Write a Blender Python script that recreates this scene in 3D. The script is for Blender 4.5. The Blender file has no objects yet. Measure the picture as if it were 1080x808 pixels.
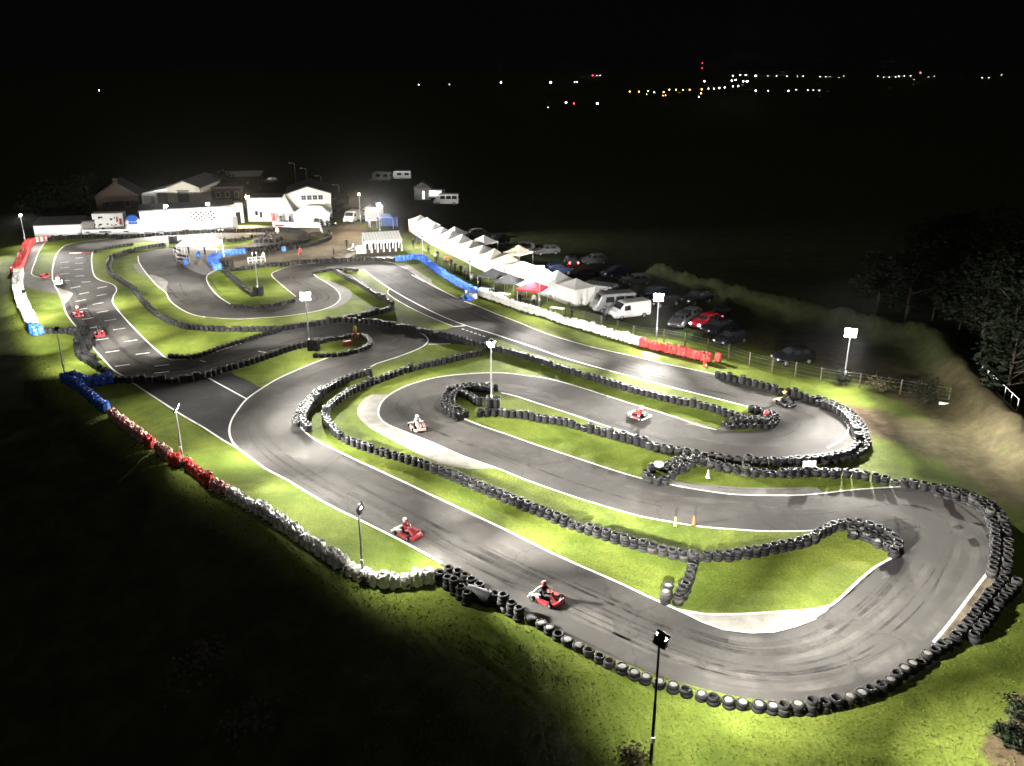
import bpy, math, random
from mathutils import Vector, Matrix, Euler, noise
from mathutils.geometry import tessellate_polygon
random.seed(7)
R = math.radians
scene = bpy.context.scene
COL = scene.collection

# ------------------------------------------------------------------ camera
CAM_H, FOC, PITCH = 28.0, 900.0, R(20.36)
cam_d = bpy.data.cameras.new('camera'); cam = bpy.data.objects.new('camera', cam_d); COL.objects.link(cam)
cam.location = (0, 0, CAM_H); cam.rotation_euler = (math.pi/2 - PITCH, 0, 0)
cam_d.sensor_width = 36; cam_d.lens = 36*FOC/1080
cam_d.clip_start = .5; cam_d.clip_end = 20000
scene.camera = cam
CP, SP = math.cos(PITCH), math.sin(PITCH)

def W(px, py, z=0.0):
    """survey point of the site: where a sight line meets the level plane at height z"""
    a = (px-540)/FOC; b = -(py-404)/FOC
    d = Vector((a, CP + b*SP, -SP + b*CP))
    t = (z - CAM_H)/d.z
    return Vector((d.x*t, d.y*t, z))

def height_at(base, py):
    """height of a vertical thing standing at base whose top is seen on row py"""
    b = -(py-404)/FOC
    k = (-SP + b*CP)/(CP + b*SP)
    return CAM_H + k*base.y

def smooth(pts, step=1.2, closed=False):
    P = [Vector((p[0], p[1])) for p in pts]
    n = len(P); out = []
    rng = n if closed else n-1
    for i in range(rng):
        p1, p2 = P[i], P[(i+1) % n]
        p0 = P[(i-1) % n] if (closed or i > 0) else p1*2-p2
        p3 = P[(i+2) % n] if (closed or i+2 < n) else p2*2-p1
        k = max(1, int((p2-p1).length/step))
        for j in range(k):
            t = j/k
            out.append(.5*((2*p1)+(p2-p0)*t+(2*p0-5*p1+4*p2-p3)*t*t+(3*p1-p0-3*p2+p3)*t**3))
    if not closed: out.append(P[-1])
    return out

def wpts(px, z=0.0, step=1.0, closed=False, sm=True):
    w = [W(a, b, z).xy for a, b in px]
    return smooth(w, step, closed) if sm else w

# ------------------------------------------------------------------ materials
def mat(name):
    m = bpy.data.materials.new(name); m.use_nodes = True
    nt = m.node_tree; b = nt.nodes['Principled BSDF']
    return m, nt, b
def nd(nt, t, **kw):
    n = nt.nodes.new(t)
    for k, v in kw.items():
        if k in n.inputs: n.inputs[k].default_value = v
        else: setattr(n, k, v)
    return n
def noise_n(nt, co, scale, detail=4, rough=.55, dist=0.0):
    n = nt.nodes.new('ShaderNodeTexNoise'); n.inputs['Scale'].default_value = scale
    n.inputs['Detail'].default_value = detail; n.inputs['Roughness'].default_value = rough
    n.inputs['Distortion'].default_value = dist
    nt.links.new(co, n.inputs['Vector']); return n.outputs['Fac']
def ramp(nt, fac, stops):
    r = nt.nodes.new('ShaderNodeValToRGB'); e = r.color_ramp.elements
    while len(e) < len(stops): e.new(.5)
    for i, (p, c) in enumerate(stops):
        e[i].position = p; e[i].color = (c[0], c[1], c[2], 1) if len(c) == 3 else c
    nt.links.new(fac, r.inputs['Fac']); return r.outputs['Color']
def mix(nt, fac, a, b, mode='MIX'):
    m = nt.nodes.new('ShaderNodeMix'); m.data_type = 'RGBA'; m.blend_type = mode
    for sock, v in ((m.inputs[0], fac), (m.inputs[6], a), (m.inputs[7], b)):
        if hasattr(v, 'links') or isinstance(v, bpy.types.NodeSocket): nt.links.new(v, sock)
        else: sock.default_value = v if not isinstance(v, tuple) else (v[0], v[1], v[2], 1)
    return m.outputs[2]
def coords(nt): 
    g = nt.nodes.new('ShaderNodeNewGeometry'); return g.outputs['Position']
def bump(nt, b, h, strength=.5, dist=.05):
    bp = nt.nodes.new('ShaderNodeBump'); bp.inputs['Strength'].default_value = strength
    bp.inputs['Distance'].default_value = dist
    nt.links.new(h, bp.inputs['Height']); nt.links.new(bp.outputs['Normal'], b.inputs['Normal'])

def plain(name, c, rough=.6, spec=.4, metal=0.0, vary=.25, scale=6.0, obj=True):
    m, nt, b = mat(name)
    co = nt.nodes.new('ShaderNodeTexCoord').outputs['Object'] if obj else coords(nt)
    f = noise_n(nt, co, scale, 5, .6)
    lo = tuple(max(0, x*(1-vary)) for x in c); hi = tuple(min(1, x*(1+vary*.6)) for x in c)
    nt.links.new(ramp(nt, f, [(.3, lo), (.7, hi)]), b.inputs['Base Color'])
    b.inputs['Roughness'].default_value = rough; b.inputs['Specular IOR Level'].default_value = spec
    b.inputs['Metallic'].default_value = metal
    return m
def emit(name, c, s):
    m, nt, b = mat(name)
    b.inputs['Base Color'].default_value = (.8, .8, .8, 1)
    b.inputs['Emission Color'].default_value = (*c, 1); b.inputs['Emission Strength'].default_value = s
    return m

def grass_mat(name, dirt_attr=False):
    m, nt, b = mat(name); co = coords(nt)
    big = noise_n(nt, co, .07, 5, .6); mid = noise_n(nt, co, .55, 6, .65); fine = noise_n(nt, co, 7, 4, .7)
    base = ramp(nt, mid, [(.3, (.086, .112, .019)), (.52, (.114, .150, .027)), (.72, (.152, .180, .038))])
    base = mix(nt, ramp(nt, big, [(.42, (0, 0, 0)), (.68, (.55, .55, .55))]), base, (.150, .160, .030))
    spk = ramp(nt, fine, [(.3, (.42, .45, .42)), (.5, (1, 1, 1)), (.72, (1.4, 1.36, 1.3))])
    base = mix(nt, .85, base, spk, 'MULTIPLY')
    blot = noise_n(nt, co, .16, 7, .72, .8)
    base = mix(nt, ramp(nt, blot, [(.36, (.75, .75, .75)), (.56, (0, 0, 0))]), base, (.052, .078, .013))
    # worn bare spots
    worn = noise_n(nt, co, .28, 7, .7, .4)
    base = mix(nt, ramp(nt, worn, [(.66, (0, 0, 0)), (.76, (.8, .8, .8))]), base, (.125, .105, .050))
    if dirt_attr:
        at = nt.nodes.new('ShaderNodeAttribute'); at.attribute_name = 'earth'
        soil = ramp(nt, noise_n(nt, co, .9, 7, .7), [(.3, (.045, .031, .019)), (.55, (.100, .073, .045)), (.75, (.175, .133, .086))])
        edge = nd(nt, 'ShaderNodeMath', operation='ADD'); nt.links.new(at.outputs['Fac'], edge.inputs[0])
        sc = nd(nt, 'ShaderNodeMath', operation='MULTIPLY_ADD'); nt.links.new(mid, sc.inputs[0])
        sc.inputs[1].default_value = .9; sc.inputs[2].default_value = -.45
        nt.links.new(sc.outputs[0], edge.inputs[1])
        base = mix(nt, ramp(nt, edge.outputs[0], [(.38, (0, 0, 0)), (.62, (1, 1, 1))]), base, soil)
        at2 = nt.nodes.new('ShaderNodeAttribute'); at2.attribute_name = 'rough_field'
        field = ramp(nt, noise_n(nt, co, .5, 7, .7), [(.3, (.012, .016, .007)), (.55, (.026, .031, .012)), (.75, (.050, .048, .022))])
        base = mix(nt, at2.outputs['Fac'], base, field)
    nt.links.new(base, b.inputs['Base Color'])
    b.inputs['Roughness'].default_value = .85; b.inputs['Specular IOR Level'].default_value = .02
    h = mix(nt, .5, noise_n(nt, co, 5, 5, .7), noise_n(nt, co, .8, 4, .6))
    bump(nt, b, h, .55, .16)
    return m

def asphalt_mat(name, lo, hi, wet=True):
    m, nt, b = mat(name); co = coords(nt)
    big = noise_n(nt, co, .055, 6, .62, .6); mid = noise_n(nt, co, .4, 7, .68, .3); fine = noise_n(nt, co, 24, 3, .7)
    base = ramp(nt, mid, [(.25, tuple(x*.88 for x in lo)), (.5, lo), (.78, hi)])
    base = mix(nt, ramp(nt, big, [(.42, (0, 0, 0)), (.62, (.45, .45, .45))]), base, hi)
    base = mix(nt, .6, base, ramp(nt, fine, [(.25, (.7, .7, .7)), (.75, (1.25, 1.25, 1.25))]), 'MULTIPLY')
    # crazed cracks
    v = nt.nodes.new('ShaderNodeTexVoronoi'); v.feature = 'DISTANCE_TO_EDGE'; v.inputs['Scale'].default_value = .11
    wob = nt.nodes.new('ShaderNodeTexNoise'); wob.inputs['Scale'].default_value = .5; wob.inputs['Detail'].default_value = 6
    nt.links.new(co, wob.inputs['Vector'])
    add = nd(nt, 'ShaderNodeVectorMath', operation='MULTIPLY_ADD'); nt.links.new(wob.outputs['Color'], add.inputs[0])
    add.inputs[1].default_value = (3, 3, 0); nt.links.new(co, add.inputs[2]); nt.links.new(add.outputs[0], v.inputs['Vector'])
    base = mix(nt, ramp(nt, v.outputs['Distance'], [(.002, (.45, .45, .45)), (.006, (0, 0, 0))]), base, tuple(x*.5 for x in lo))
    nt.links.new(base, b.inputs['Base Color'])
    rg = ramp(nt, noise_n(nt, co, .16, 6, .65, .5), [(.36, (.80, .80, .80)), (.62, (.95, .95, .95))])
    nt.links.new(rg, b.inputs['Roughness']); b.inputs['Specular IOR Level'].default_value = .03 if wet else .03
    bump(nt, b, fine, .35, .012)
    return m

def concrete_mat(name, lo, hi):
    m, nt, b = mat(name); co = coords(nt)
    f = noise_n(nt, co, .8, 7, .7, .3); g = noise_n(nt, co, 9, 4, .7)
    base = ramp(nt, f, [(.28, lo), (.62, hi)])
    base = mix(nt, .5, base, ramp(nt, g, [(.25, (.72, .72, .72)), (.75, (1.15, 1.15, 1.15))]), 'MULTIPLY')
    nt.links.new(base, b.inputs['Base Color']); b.inputs['Roughness'].default_value = .85; b.inputs['Specular IOR Level'].default_value = .05
    bump(nt, b, g, .3, .01); return m

def paint_mat(name, c):
    m, nt, b = mat(name); co = coords(nt)
    f = noise_n(nt, co, 2.2, 7, .75)
    nt.links.new(ramp(nt, f, [(.30, tuple(x*.35 for x in c)), (.46, c), (.8, tuple(min(.85, x*1.1) for x in c))]), b.inputs['Base Color'])
    b.inputs['Roughness'].default_value = .7; b.inputs['Specular IOR Level'].default_value = .15; return m

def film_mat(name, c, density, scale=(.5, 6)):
    """thin rubber / dust marks and painted sheen lying on the tarmac: patchy coverage"""
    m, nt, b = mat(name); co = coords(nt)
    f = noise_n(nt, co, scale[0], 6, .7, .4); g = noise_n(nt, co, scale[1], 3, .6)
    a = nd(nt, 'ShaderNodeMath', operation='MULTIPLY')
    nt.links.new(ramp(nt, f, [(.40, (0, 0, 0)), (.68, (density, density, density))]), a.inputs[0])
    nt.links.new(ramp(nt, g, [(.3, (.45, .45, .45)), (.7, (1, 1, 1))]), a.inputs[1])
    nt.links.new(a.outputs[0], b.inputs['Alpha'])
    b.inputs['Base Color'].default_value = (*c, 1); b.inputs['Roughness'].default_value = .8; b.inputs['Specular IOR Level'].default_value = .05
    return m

M = {}
M['grass'] = grass_mat('grass'); M['ground'] = grass_mat('rough_grass', True)
M['asphalt'] = asphalt_mat('asphalt', (.054, .051, .047), (.090, .085, .079))
M['old_asphalt'] = asphalt_mat('worn_asphalt', (.030, .029, .029), (.046, .045, .044), False)
M['dirt_road'] = asphalt_mat('gritty_yard', (.085, .072, .052), (.165, .142, .108), False)
M['concrete'] = concrete_mat('concrete', (.17, .16, .14), (.29, .275, .245))
M['pale_asphalt'] = concrete_mat('faded_tarmac', (.105, .098, .088), (.19, .18, .165))
M['soil'] = concrete_mat('soil', (.085, .066, .042), (.19, .155, .105))
M['line'] = paint_mat('road_paint', (.72, .71, .67)); M['red_line'] = paint_mat('red_road_paint', (.42, .05, .05))
M['lawn_blade'] = plain('lawn_blade', (.11, .155, .016), .7, .2, 0, .3, 1.3, False)
M['rubber_film'] = film_mat('rubber_marks', (.018, .017, .017), .75)
M['dust_sheen_film'] = film_mat('dust_sheen_marks', (.25, .235, .21), .30)
M['damp'] = plain('damp_tarmac', (.022, .019, .020), .32, .5, 0, .3, 2)
M['tyre'] = plain('tyre_rubber', (.0075, .0075, .008), .6, .14, 0, .4, 9)
M['tyre_grey'] = plain('dusty_rubber', (.016, .0155, .015), .7, .14, 0, .4, 9)
M['tyre_faded'] = plain('mud_caked_rubber', (.036, .033, .029), .85, .1, 0, .6, 7)
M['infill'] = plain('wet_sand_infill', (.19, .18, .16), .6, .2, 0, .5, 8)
M['white_wrap'] = plain('white_plastic_sheet', (.66, .65, .60), .45, .45, 0, .3, 7)
M['red_wrap'] = plain('red_plastic_sheet', (.50, .045, .040), .45, .45, 0, .4, 7)
M['pink_wrap'] = plain('faded_red_sheet', (.50, .25, .21), .5, .4, 0, .4, 7)
M['blue_wrap'] = plain('blue_plastic_sheet', (.030, .115, .52), .42, .45, 0, .4, 7)
M['steel'] = plain('galvanised_steel', (.38, .38, .37), .42, .5, .6, .25, 5)
M['white_steel'] = plain('white_painted_steel', (.70, .70, .68), .4, .5, 0, .15, 5)
M['dark_steel'] = plain('black_painted_metal', (.012, .012, .012), .6, .15, 0, .3, 5)
M['white_wall'] = plain('white_render', (.82, .81, .79), .7, .3, 0, .1, .7)
M['cream_wall'] = plain('cream_cladding', (.62, .58, .48), .6, .3, 0, .12, .7)
M['grey_wall'] = plain('grey_cladding', (.22, .21, .20), .65, .3, 0, .2, .7)
M['brick'] = plain('dark_brick', (.06, .045, .036), .85, .1, 0, .4, 3)
M['slate'] = plain('slate_roof', (.06, .058, .06), .6, .4, 0, .3, 2)
M['tin'] = plain('grey_sheet_roof', (.16, .16, .165), .5, .4, .3, .25, 1.5)
M['canvas'] = plain('white_canvas', (.82, .81, .78), .7, .25, 0, .08, 1.5)
M['cream_canvas'] = plain('cream_canvas', (.66, .60, .48), .7, .25, 0, .14, 1.5)
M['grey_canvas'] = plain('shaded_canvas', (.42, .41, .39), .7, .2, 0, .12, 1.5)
M['red_canvas'] = plain('red_canvas', (.55, .030, .045), .65, .25, 0, .2, 1.5)
M['black_canvas'] = plain('black_canvas', (.020, .020, .022), .7, .25, 0, .3, 1.5)
M['blue_canvas'] = plain('blue_canvas', (.05, .11, .38), .65, .25, 0, .2, 1.5)
M['window'] = plain('window_glass', (.02, .022, .026), .08, .6, 0, .2, 2)
M['white_paint'] = plain('white_vehicle_paint', (.72, .72, .71), .3, .5, 0, .08, 2)
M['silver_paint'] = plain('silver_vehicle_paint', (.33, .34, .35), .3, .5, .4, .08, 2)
M['dim_paint'] = plain('darkened_silver_vehicle_paint', (.09, .092, .095), .35, .4, .2, .1, 2)  # silver darkened in the paint so cars beyond the floodlights look unlit
M['black_paint'] = plain('black_vehicle_paint', (.013, .013, .015), .2, .6, 0, .1, 2)
M['red_paint'] = plain('red_vehicle_paint', (.42, .02, .03), .25, .5, 0, .1, 2)
M['kart_red'] = plain('dull_red_bodywork', (.24, .022, .025), .4, .4, 0, .2, 4)
M['blue_paint'] = plain('blue_vehicle_paint', (.03, .08, .42), .3, .5, 0, .1, 2)
M['dark_blue_paint'] = plain('navy_vehicle_paint', (.02, .03, .07), .25, .5, 0, .1, 2)
M['yellow_paint'] = plain('yellow_plastic', (.62, .48, .05), .45, .4, 0, .15, 3)
M['orange_plastic'] = plain('orange_plastic', (.48, .055, .015), .45, .4, 0, .15, 3)
M['yellow_plastic'] = plain('faded_yellow_plastic', (.42, .30, .05), .45, .4, 0, .15, 3)
M['white_plastic'] = plain('white_plastic', (.74, .73, .70), .45, .4, 0, .12, 3)
M['blue_plastic'] = plain('blue_plastic', (.03, .12, .55), .45, .4, 0, .15, 3)
M['skin'] = plain('skin', (.42, .26, .19), .55, .35, 0, .1, 6)
M['hair'] = plain('hair', (.03, .022, .016), .6, .3, 0, .3, 9)
for k, c in dict(red=(.50, .03, .04), navy=(.02, .028, .06), black=(.015, .015, .016), white=(.68, .67, .64), hivis=(.60, .62, .05),
                 orange=(.65, .16, .03), grey=(.13, .13, .13), blue=(.04, .10, .40), khaki=(.12, .10, .06)).items():
    M['cloth_'+k] = plain(k+'_cloth', c, .85, .15, 0, .2, 6)
M['leaf'] = plain('leaf', (.008, .012, .005), .7, .1, 0, .5, 1.3, False)
M['dry_leaf'] = plain('dry_weed', (.06, .055, .026), .8, .1, 0, .4, 1.3, False)
M['bark'] = plain('bark', (.07, .055, .04), .9, .1, 0, .4, 3)
M['wood'] = plain('weathered_timber', (.10, .085, .065), .8, .1, 0, .35, 3)
M['stone'] = plain('rubble', (.06, .052, .042), .9, .2, 0, .4, 3)
M['lamp_glass'] = emit('floodlight_glass', (1.0, .96, .88), 120)
M['lamp_glass_dim'] = emit('floodlight_glass_small', (1.0, .97, .90), 45)
M['lamp_warm'] = emit('warm_lamp_glass', (1.0, .78, .50), 60)
M['far_white'] = emit('far_white_light', (1.0, .95, .86), 26)
M['far_amber'] = emit('far_amber_light', (1.0, .55, .18), 30)
M['far_red'] = emit('far_red_light', (1.0, .05, .07), 20)
M['headlight_on'] = emit('lit_headlight', (.92, .96, 1.0), 60)
M['tail_on'] = emit('lit_tail_light', (1.0, .02, .03), 26)
M['head_off'] = plain('headlight_lens', (.55, .56, .58), .15, .6, 0, .1, 3)
M['tail_off'] = plain('tail_light_lens', (.25, .015, .015), .2, .5, 0, .1, 3)
M['lit_panel'] = emit('lit_sign_panel', (.80, .90, 1.0), 3.0)

# ------------------------------------------------------------------ mesh builder
class MB:
    def __init__(s): s.v = []; s.f = []; s.m = []; s.sm = []
    def add(s, vs, fs, mi=0, smooth_=False, T=None):
        o = len(s.v)
        s.v += [(T @ Vector(p)) if T is not None else Vector(p) for p in vs]
        for f in fs: s.f.append([o+i for i in f]); s.m.append(mi); s.sm.append(smooth_)
        return s
    def box(s, c, d, mi=0, T=None, taper=1.0):
        x, y, z = d[0]/2, d[1]/2, d[2]/2; k = taper
        vs = [(c[0]-x, c[1]-y, c[2]-z), (c[0]+x, c[1]-y, c[2]-z), (c[0]+x, c[1]+y, c[2]-z), (c[0]-x, c[1]+y, c[2]-z),
              (c[0]-x*k, c[1]-y*k, c[2]+z), (c[0]+x*k, c[1]-y*k, c[2]+z), (c[0]+x*k, c[1]+y*k, c[2]+z), (c[0]-x*k, c[1]+y*k, c[2]+z)]
        return s.add(vs, [(3, 2, 1, 0), (4, 5, 6, 7), (0, 1, 5, 4), (1, 2, 6, 5), (2, 3, 7, 6), (3, 0, 4, 7)], mi, False, T)
    def tube(s, pts, rad, n=8, mi=0, T=None, cap=True):
        pts = [Vector(p) for p in pts]
        rad = rad if isinstance(rad, (list, tuple)) else [rad]*len(pts)
        vs = []; fs = []
        for i, p in enumerate(pts):
            d = (pts[min(i+1, len(pts)-1)]-pts[max(i-1, 0)]).normalized()
            q = d.to_track_quat('Z', 'Y')
            for k in range(n):
                a = 2*math.pi*k/n
                vs.append(p + q @ Vector((math.cos(a)*rad[i], math.sin(a)*rad[i], 0)))
        for i in range(len(pts)-1):
            for k in range(n):
                fs.append((i*n+k, i*n+(k+1) % n, (i+1)*n+(k+1) % n, (i+1)*n+k))
        s.add(vs, fs, mi, True, T)
        if cap:
            L = len(pts)-1
            s.add([vs[k] for k in range(n)], [tuple(reversed(range(n)))], mi, False, T)
            s.add([vs[L*n+k] for k in range(n)], [tuple(range(n))], mi, False, T)
        return s
    def lathe(s, prof, n=16, mi=0, T=None, closed=False):
        vs = []; fs = []; L = len(prof)
        for r, z in prof:
            for k in range(n):
                a = 2*math.pi*k/n; vs.append((r*math.cos(a), r*math.sin(a), z))
        for i in range(L if closed else L-1):
            j = (i+1) % L
            for k in range(n):
                fs.append((i*n+k, i*n+(k+1) % n, j*n+(k+1) % n, j*n+k))
        return s.add(vs, fs, mi, True, T)
    def prism(s, poly, z0, z1, mi=0, T=None):
        n = len(poly)
        vs = [(p[0], p[1], z0) for p in poly]+[(p[0], p[1], z1) for p in poly]
        fs = [tuple(reversed(range(n))), tuple(range(n, 2*n))]+[(i, (i+1) % n, n+(i+1) % n, n+i) for i in range(n)]
        return s.add(vs, fs, mi, False, T)
    def loft(s, rings, mi=0, T=None, smooth_=False, caps=True):
        n = len(rings[0]); vs = [p for r in rings for p in r]; fs = []
        for i in range(len(rings)-1):
            for k in range(n):
                fs.append((i*n+k, i*n+(k+1) % n, (i+1)*n+(k+1) % n, (i+1)*n+k))
        if caps: fs += [tuple(reversed(range(n))), tuple(range((len(rings)-1)*n, len(rings)*n))]
        return s.add(vs, fs, mi, smooth_, T)
    def mesh(s, name, mats):
        me = bpy.data.meshes.new(name)
        me.from_pydata([tuple(v) for v in s.v], [], s.f)
        for m in (mats if isinstance(mats, (list, tuple)) else [mats]): me.materials.append(M[m] if isinstance(m, str) else m)
        me.polygons.foreach_set('material_index', s.m)
        me.polygons.foreach_set('use_smooth', s.sm)
        me.update(); return me
    def build(s, name, mats, parent=None, loc=None, rot=None):
        return link(name, s.mesh(name, mats), parent, loc, rot)

def link(name, data, parent=None, loc=None, rot=None):
    o = bpy.data.objects.new(name, data); COL.objects.link(o)
    if parent is not None: o.parent = parent
    if loc is not None: o.location = loc
    if rot is not None: o.rotation_euler = rot
    return o
def tag(o, label=None, cat=None, group=None, kind=None):
    if label: o['label'] = label
    if cat: o['category'] = cat
    if group: o['group'] = group
    if kind: o['kind'] = kind
    return o
def thing(name, label, cat, loc=(0, 0, 0), rz=0.0, group=None):
    o = link(name, None, None, loc, (0, 0, rz)); o.empty_display_size = .3
    return tag(o, label, cat, group)
def copy_tree(o, parent=None):
    c = o.copy(); COL.objects.link(c)
    if parent is not None: c.parent = parent
    for ch in list(o.children): copy_tree(ch, c)
    return c
def dup(o, loc, rz, label, group=None, scale=None):
    c = copy_tree(o); c.location = loc; c.rotation_euler = (0, 0, rz); c['label'] = label
    if group: c['group'] = group
    if scale: c.scale = scale
    return c

def sheet(name, poly, z, m, label, cat='ground', structure=True):
    """flat polygon (world xy) laid at height z"""
    vs = [(p[0], p[1], z) for p in poly]
    tris = tessellate_polygon([[Vector(v) for v in vs]])
    fs = []
    for t in tris:
        a, b, c = (Vector(vs[i]) for i in t)
        if (b-a).cross(c-a).z < 0: t = (t[0], t[2], t[1])
        if (b-a).cross(c-a).length > 1e-9: fs.append(tuple(t))
    me = bpy.data.meshes.new(name); me.from_pydata(vs, [], fs); me.materials.append(M[m]); me.update()
    o = link(name, me); tag(o, label, cat, None, 'structure' if structure else None); return o

def strip_verts(mb, pts, w, z, mi=0, taper=False):
    P = [Vector((p[0], p[1])) for p in pts]; n = len(P); vs = []; fs = []
    for i, p in enumerate(P):
        d = (P[min(i+1, n-1)]-P[max(i-1, 0)]);
        if d.length < 1e-6: d = Vector((1, 0))
        d.normalize(); q = Vector((-d.y, d.x))*w/2
        if taper: q *= math.sin(math.pi*(i+.3)/(n-.4))
        vs += [(p.x+q.x, p.y+q.y, z), (p.x-q.x, p.y-q.y, z)]
    for i in range(n-1): fs.append((2*i, 2*i+1, 2*i+3, 2*i+2))
    mb.add(vs, fs, mi)
SKY, MOON, HAZE, HAZE_G, EXPO = 0.03, 0.2, 0.00006, 0.95, 0.22
# ------------------------------------------------------------------ traced plan (survey pixels -> ground)
L1 = [(130,250.5),(104,253),(74,257.5),(64,263),(58.5,271.4),(55.7,282.6),(55.3,290),(56,298.4),(60.4,305.8),(66,317.9),(68.7,328),(74.3,337.4),(83.6,348.5),(92.9,360.6),(104,373.6),(113.3,383.8),(120.7,391.2),(130,397),(136.5,401.4),(148.6,409.8),(167,421.8),(190.7,437.2),(215.3,451.5),(235.7,464.8),(252,474),(280,494.4),(300.9,505.4),(341.7,529.9),(382.6,550.3),(423.4,570.7),(466.3,594.2)]
L2 = [(252,474),(244.9,465.8),(241.8,455.6),(243.9,444.4),(250,434),(260,421.5),(276.6,409.6),(293.3,399.6),(313.7,390.3),(334,381.9),(350.8,376.3),(364,374),(380,369.9),(388,366)]
L3 = [(97.5,265.9),(96.6,275),(98.4,288),(104,295),(118.9,300.2),(123,306),(119.8,312.3),(118.9,318.8),(123.5,326.2),(133.7,338.3),(148.6,354),(163.4,368),(174.6,377.3),(181,380),(194.9,379.5),(211.6,376.3),(232,369.8),(254.3,362.4),(276.6,355),(298.9,348.5),(321,344.5),(347,341),(365.7,339.2),(387.9,339.4),(415.7,343.4),(430,346.5),(439.9,349.8),(448,354),(451.6,358.7),(449,363.4),(441.7,368),(423,375.4),(397,383.8)]
L4 = [(397,383.8),(388,388.6),(372,396),(352,405.5),(338,416),(325,428),(316.5,437),(314.9,443),(316.5,449),(323,457),(333.5,464.5),(344.6,470.2),(358,477),(386.7,490.5),(423.4,507.4),(464.3,526.8),(500,543.5),(535,560),(570.7,578),(603.4,593.3),(636,607.5),(660,618.2),(680.9,628.3),(710.5,641.5),(721.7,646.7)]
K_LO = [(721.7,646.7),(740,655.9),(762.6,664),(791,667.6),(815.7,666.7),(838,661),(860,652.6),(876,640)]
K_UP = [(714,643),(742,647.9),(770.8,648.3),(799.3,647.2),(832,645),(860,642.8),(876.3,638.8),(890.6,627),(907,611.5),(925.4,597),(941.7,588),(949,581)]
ISL_TIP = [(951,575),(949,568),(940,560.5),(928,555),(912,551.5),(896,551.5),(880,555),(868,558.5)]
L5 = [(857.6,559.9),(837,560.7),(800,560.4),(777.8,558.9),(740.7,556),(709,551),(675.7,545),(647.9,537.3),(617.9,528.3),(590,519),(552.9,505.8),(525,494.4),(487.9,481.2),(460,468.8),(431.6,457.4),(409,448.2),(401,441.5),(399,434.5),(401.8,425.6),(410,417.2),(425,408.8),(443.6,402.3),(464,397.7),(490,394.8),(517.8,393.4),(536.4,394),(555,396.3),(577,399.4),(605,406.7),(632.9,415.6),(660.7,424.5),(688.6,432.9),(716.4,441.6),(737,449),(755.7,453.6)]
HP_IN = [(768,455),(790,455),(806,452.5),(817,447.5),(822,441.5),(819,436),(810,432),(800,430)]
L6 = [(792,430),(764,422.8),(740,416.8),(725.7,413.2),(697.9,406),(670,398.5),(642,391),(614.3,383.4),(586.4,375),(564,367),(545.7,360.8),(517.8,351.6),(490,343),(464,332.7),(434.3,317.9),(411,304.4),(393.7,292.4),(383.3,284.2)]
ISL_TOP = [(370,283.5),(350,283.8),(337,286)]
L11 = [(329.8,288.7),(334.3,292.4),(343.2,297.6),(354,305),(359,312.5),(357,318),(352,322),(340.2,326.8),(319.4,331),(295,334.2),(272.9,335.6),(250.6,336.8),(226.4,335.5),(207.9,333.2),(193,327.5),(180,317.9),(174.6,308.6),(165.3,301),(154,288),(146.7,277),(145.6,270)]
ISL_W = [(150,265.6),(169,261.4),(190,260),(215,260),(235,261),(258,258.5),(268,254.5),(285,253),(292,250.5),(288,247.5),(265,248),(250,252),(230,253),(208,254.3),(187,255.8),(176,256.6),(158,255.6),(141,256.5),(126,258.4),(111,261),(101,264.5)]
L9 = [(528.7,414.4),(543.6,418),(564,424.6),(590,433),(612.3,440.4),(636.4,448.7),(660,456),(681.3,464)]
L10 = [(982,514.8),(967,513.2),(939.3,514.3),(902,516.7),(874.3,519.9),(846.4,522.4),(820,522.9),(796.4,522.6),(768.6,521.4),(731.4,516),(703.6,510.8),(675.7,504.6),(647.9,496.6),(620,487.4),(590,477.5),(562,468.2),(534.3,458.3),(506.4,448.7),(484,439.6),(471,432.5),(466,426),(467.4,420.5),(474,414.5)]
LOOP_L = [(490,410.6),(508,409.6)]
HP_OUT = [(700,470),(740,479.5),(775,485),(811,487),(845,485.2),(872,480),(889,473.5),(899,464.5),(901,455),(897,447),(885,437.3),(865,428.3),(837,419)]
L7 = [(808.6,411),(793.7,407),(764,397.7),(740,391.8),(725.7,388.9),(697.9,383),(670,376.3),(642,370.3),(614.3,363.6),(577,352.4),(545.8,339.8),(524,331.5),(503,322.8),(486.9,316.8),(469,308),(448.2,297),(437.8,290),(428,283.5),(415,277.8),(401,275.6),(378.9,275.3),(349,276.8),(326.9,278.3),(307.6,280.7),(293.5,285.2),(286.5,290.2),(297,300.6),(312,313)]
TY_L = [(304,318.5),(282,324),(263,325.3),(246,323.5)]
L12 = [(244,321.6),(230,312.3),(220.5,301),(217.8,293),(222,288),(231,284)]
E_OUT = [(240,282),(238,270),(262,264),(296,261),(316,257.5),(326,253.5),(329,249),(322,244),(307,241),(285,240),(262,240.5),(250,241),(219,242),(197,243.4),(175,245),(152,247)]
W1_IN = [(475,601),(493,610),(510,620),(530,634),(553,647),(585,664),(620,682),(660,700),(700,714),(740,726),(780,735),(830,741),(860,739.5),(900,733),(930,722.5),(955,709),(975,696),(1000,681),(1020,666),(1040,646),(1056,622),(1062,600),(1063,580),(1061,564),(1055,548),(1045,538),(1028,528.5),(1003,520)]

def join(*segs):
    out = []
    for s in segs:
        for p in smooth([W(a, b).xy for a, b in s], .8):
            if not out or (out[-1]-p).length > .15: out.append(p)
    if (out[0]-out[-1]).length < .15: out.pop()
    return out
rev = lambda s: list(reversed(s))

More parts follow.
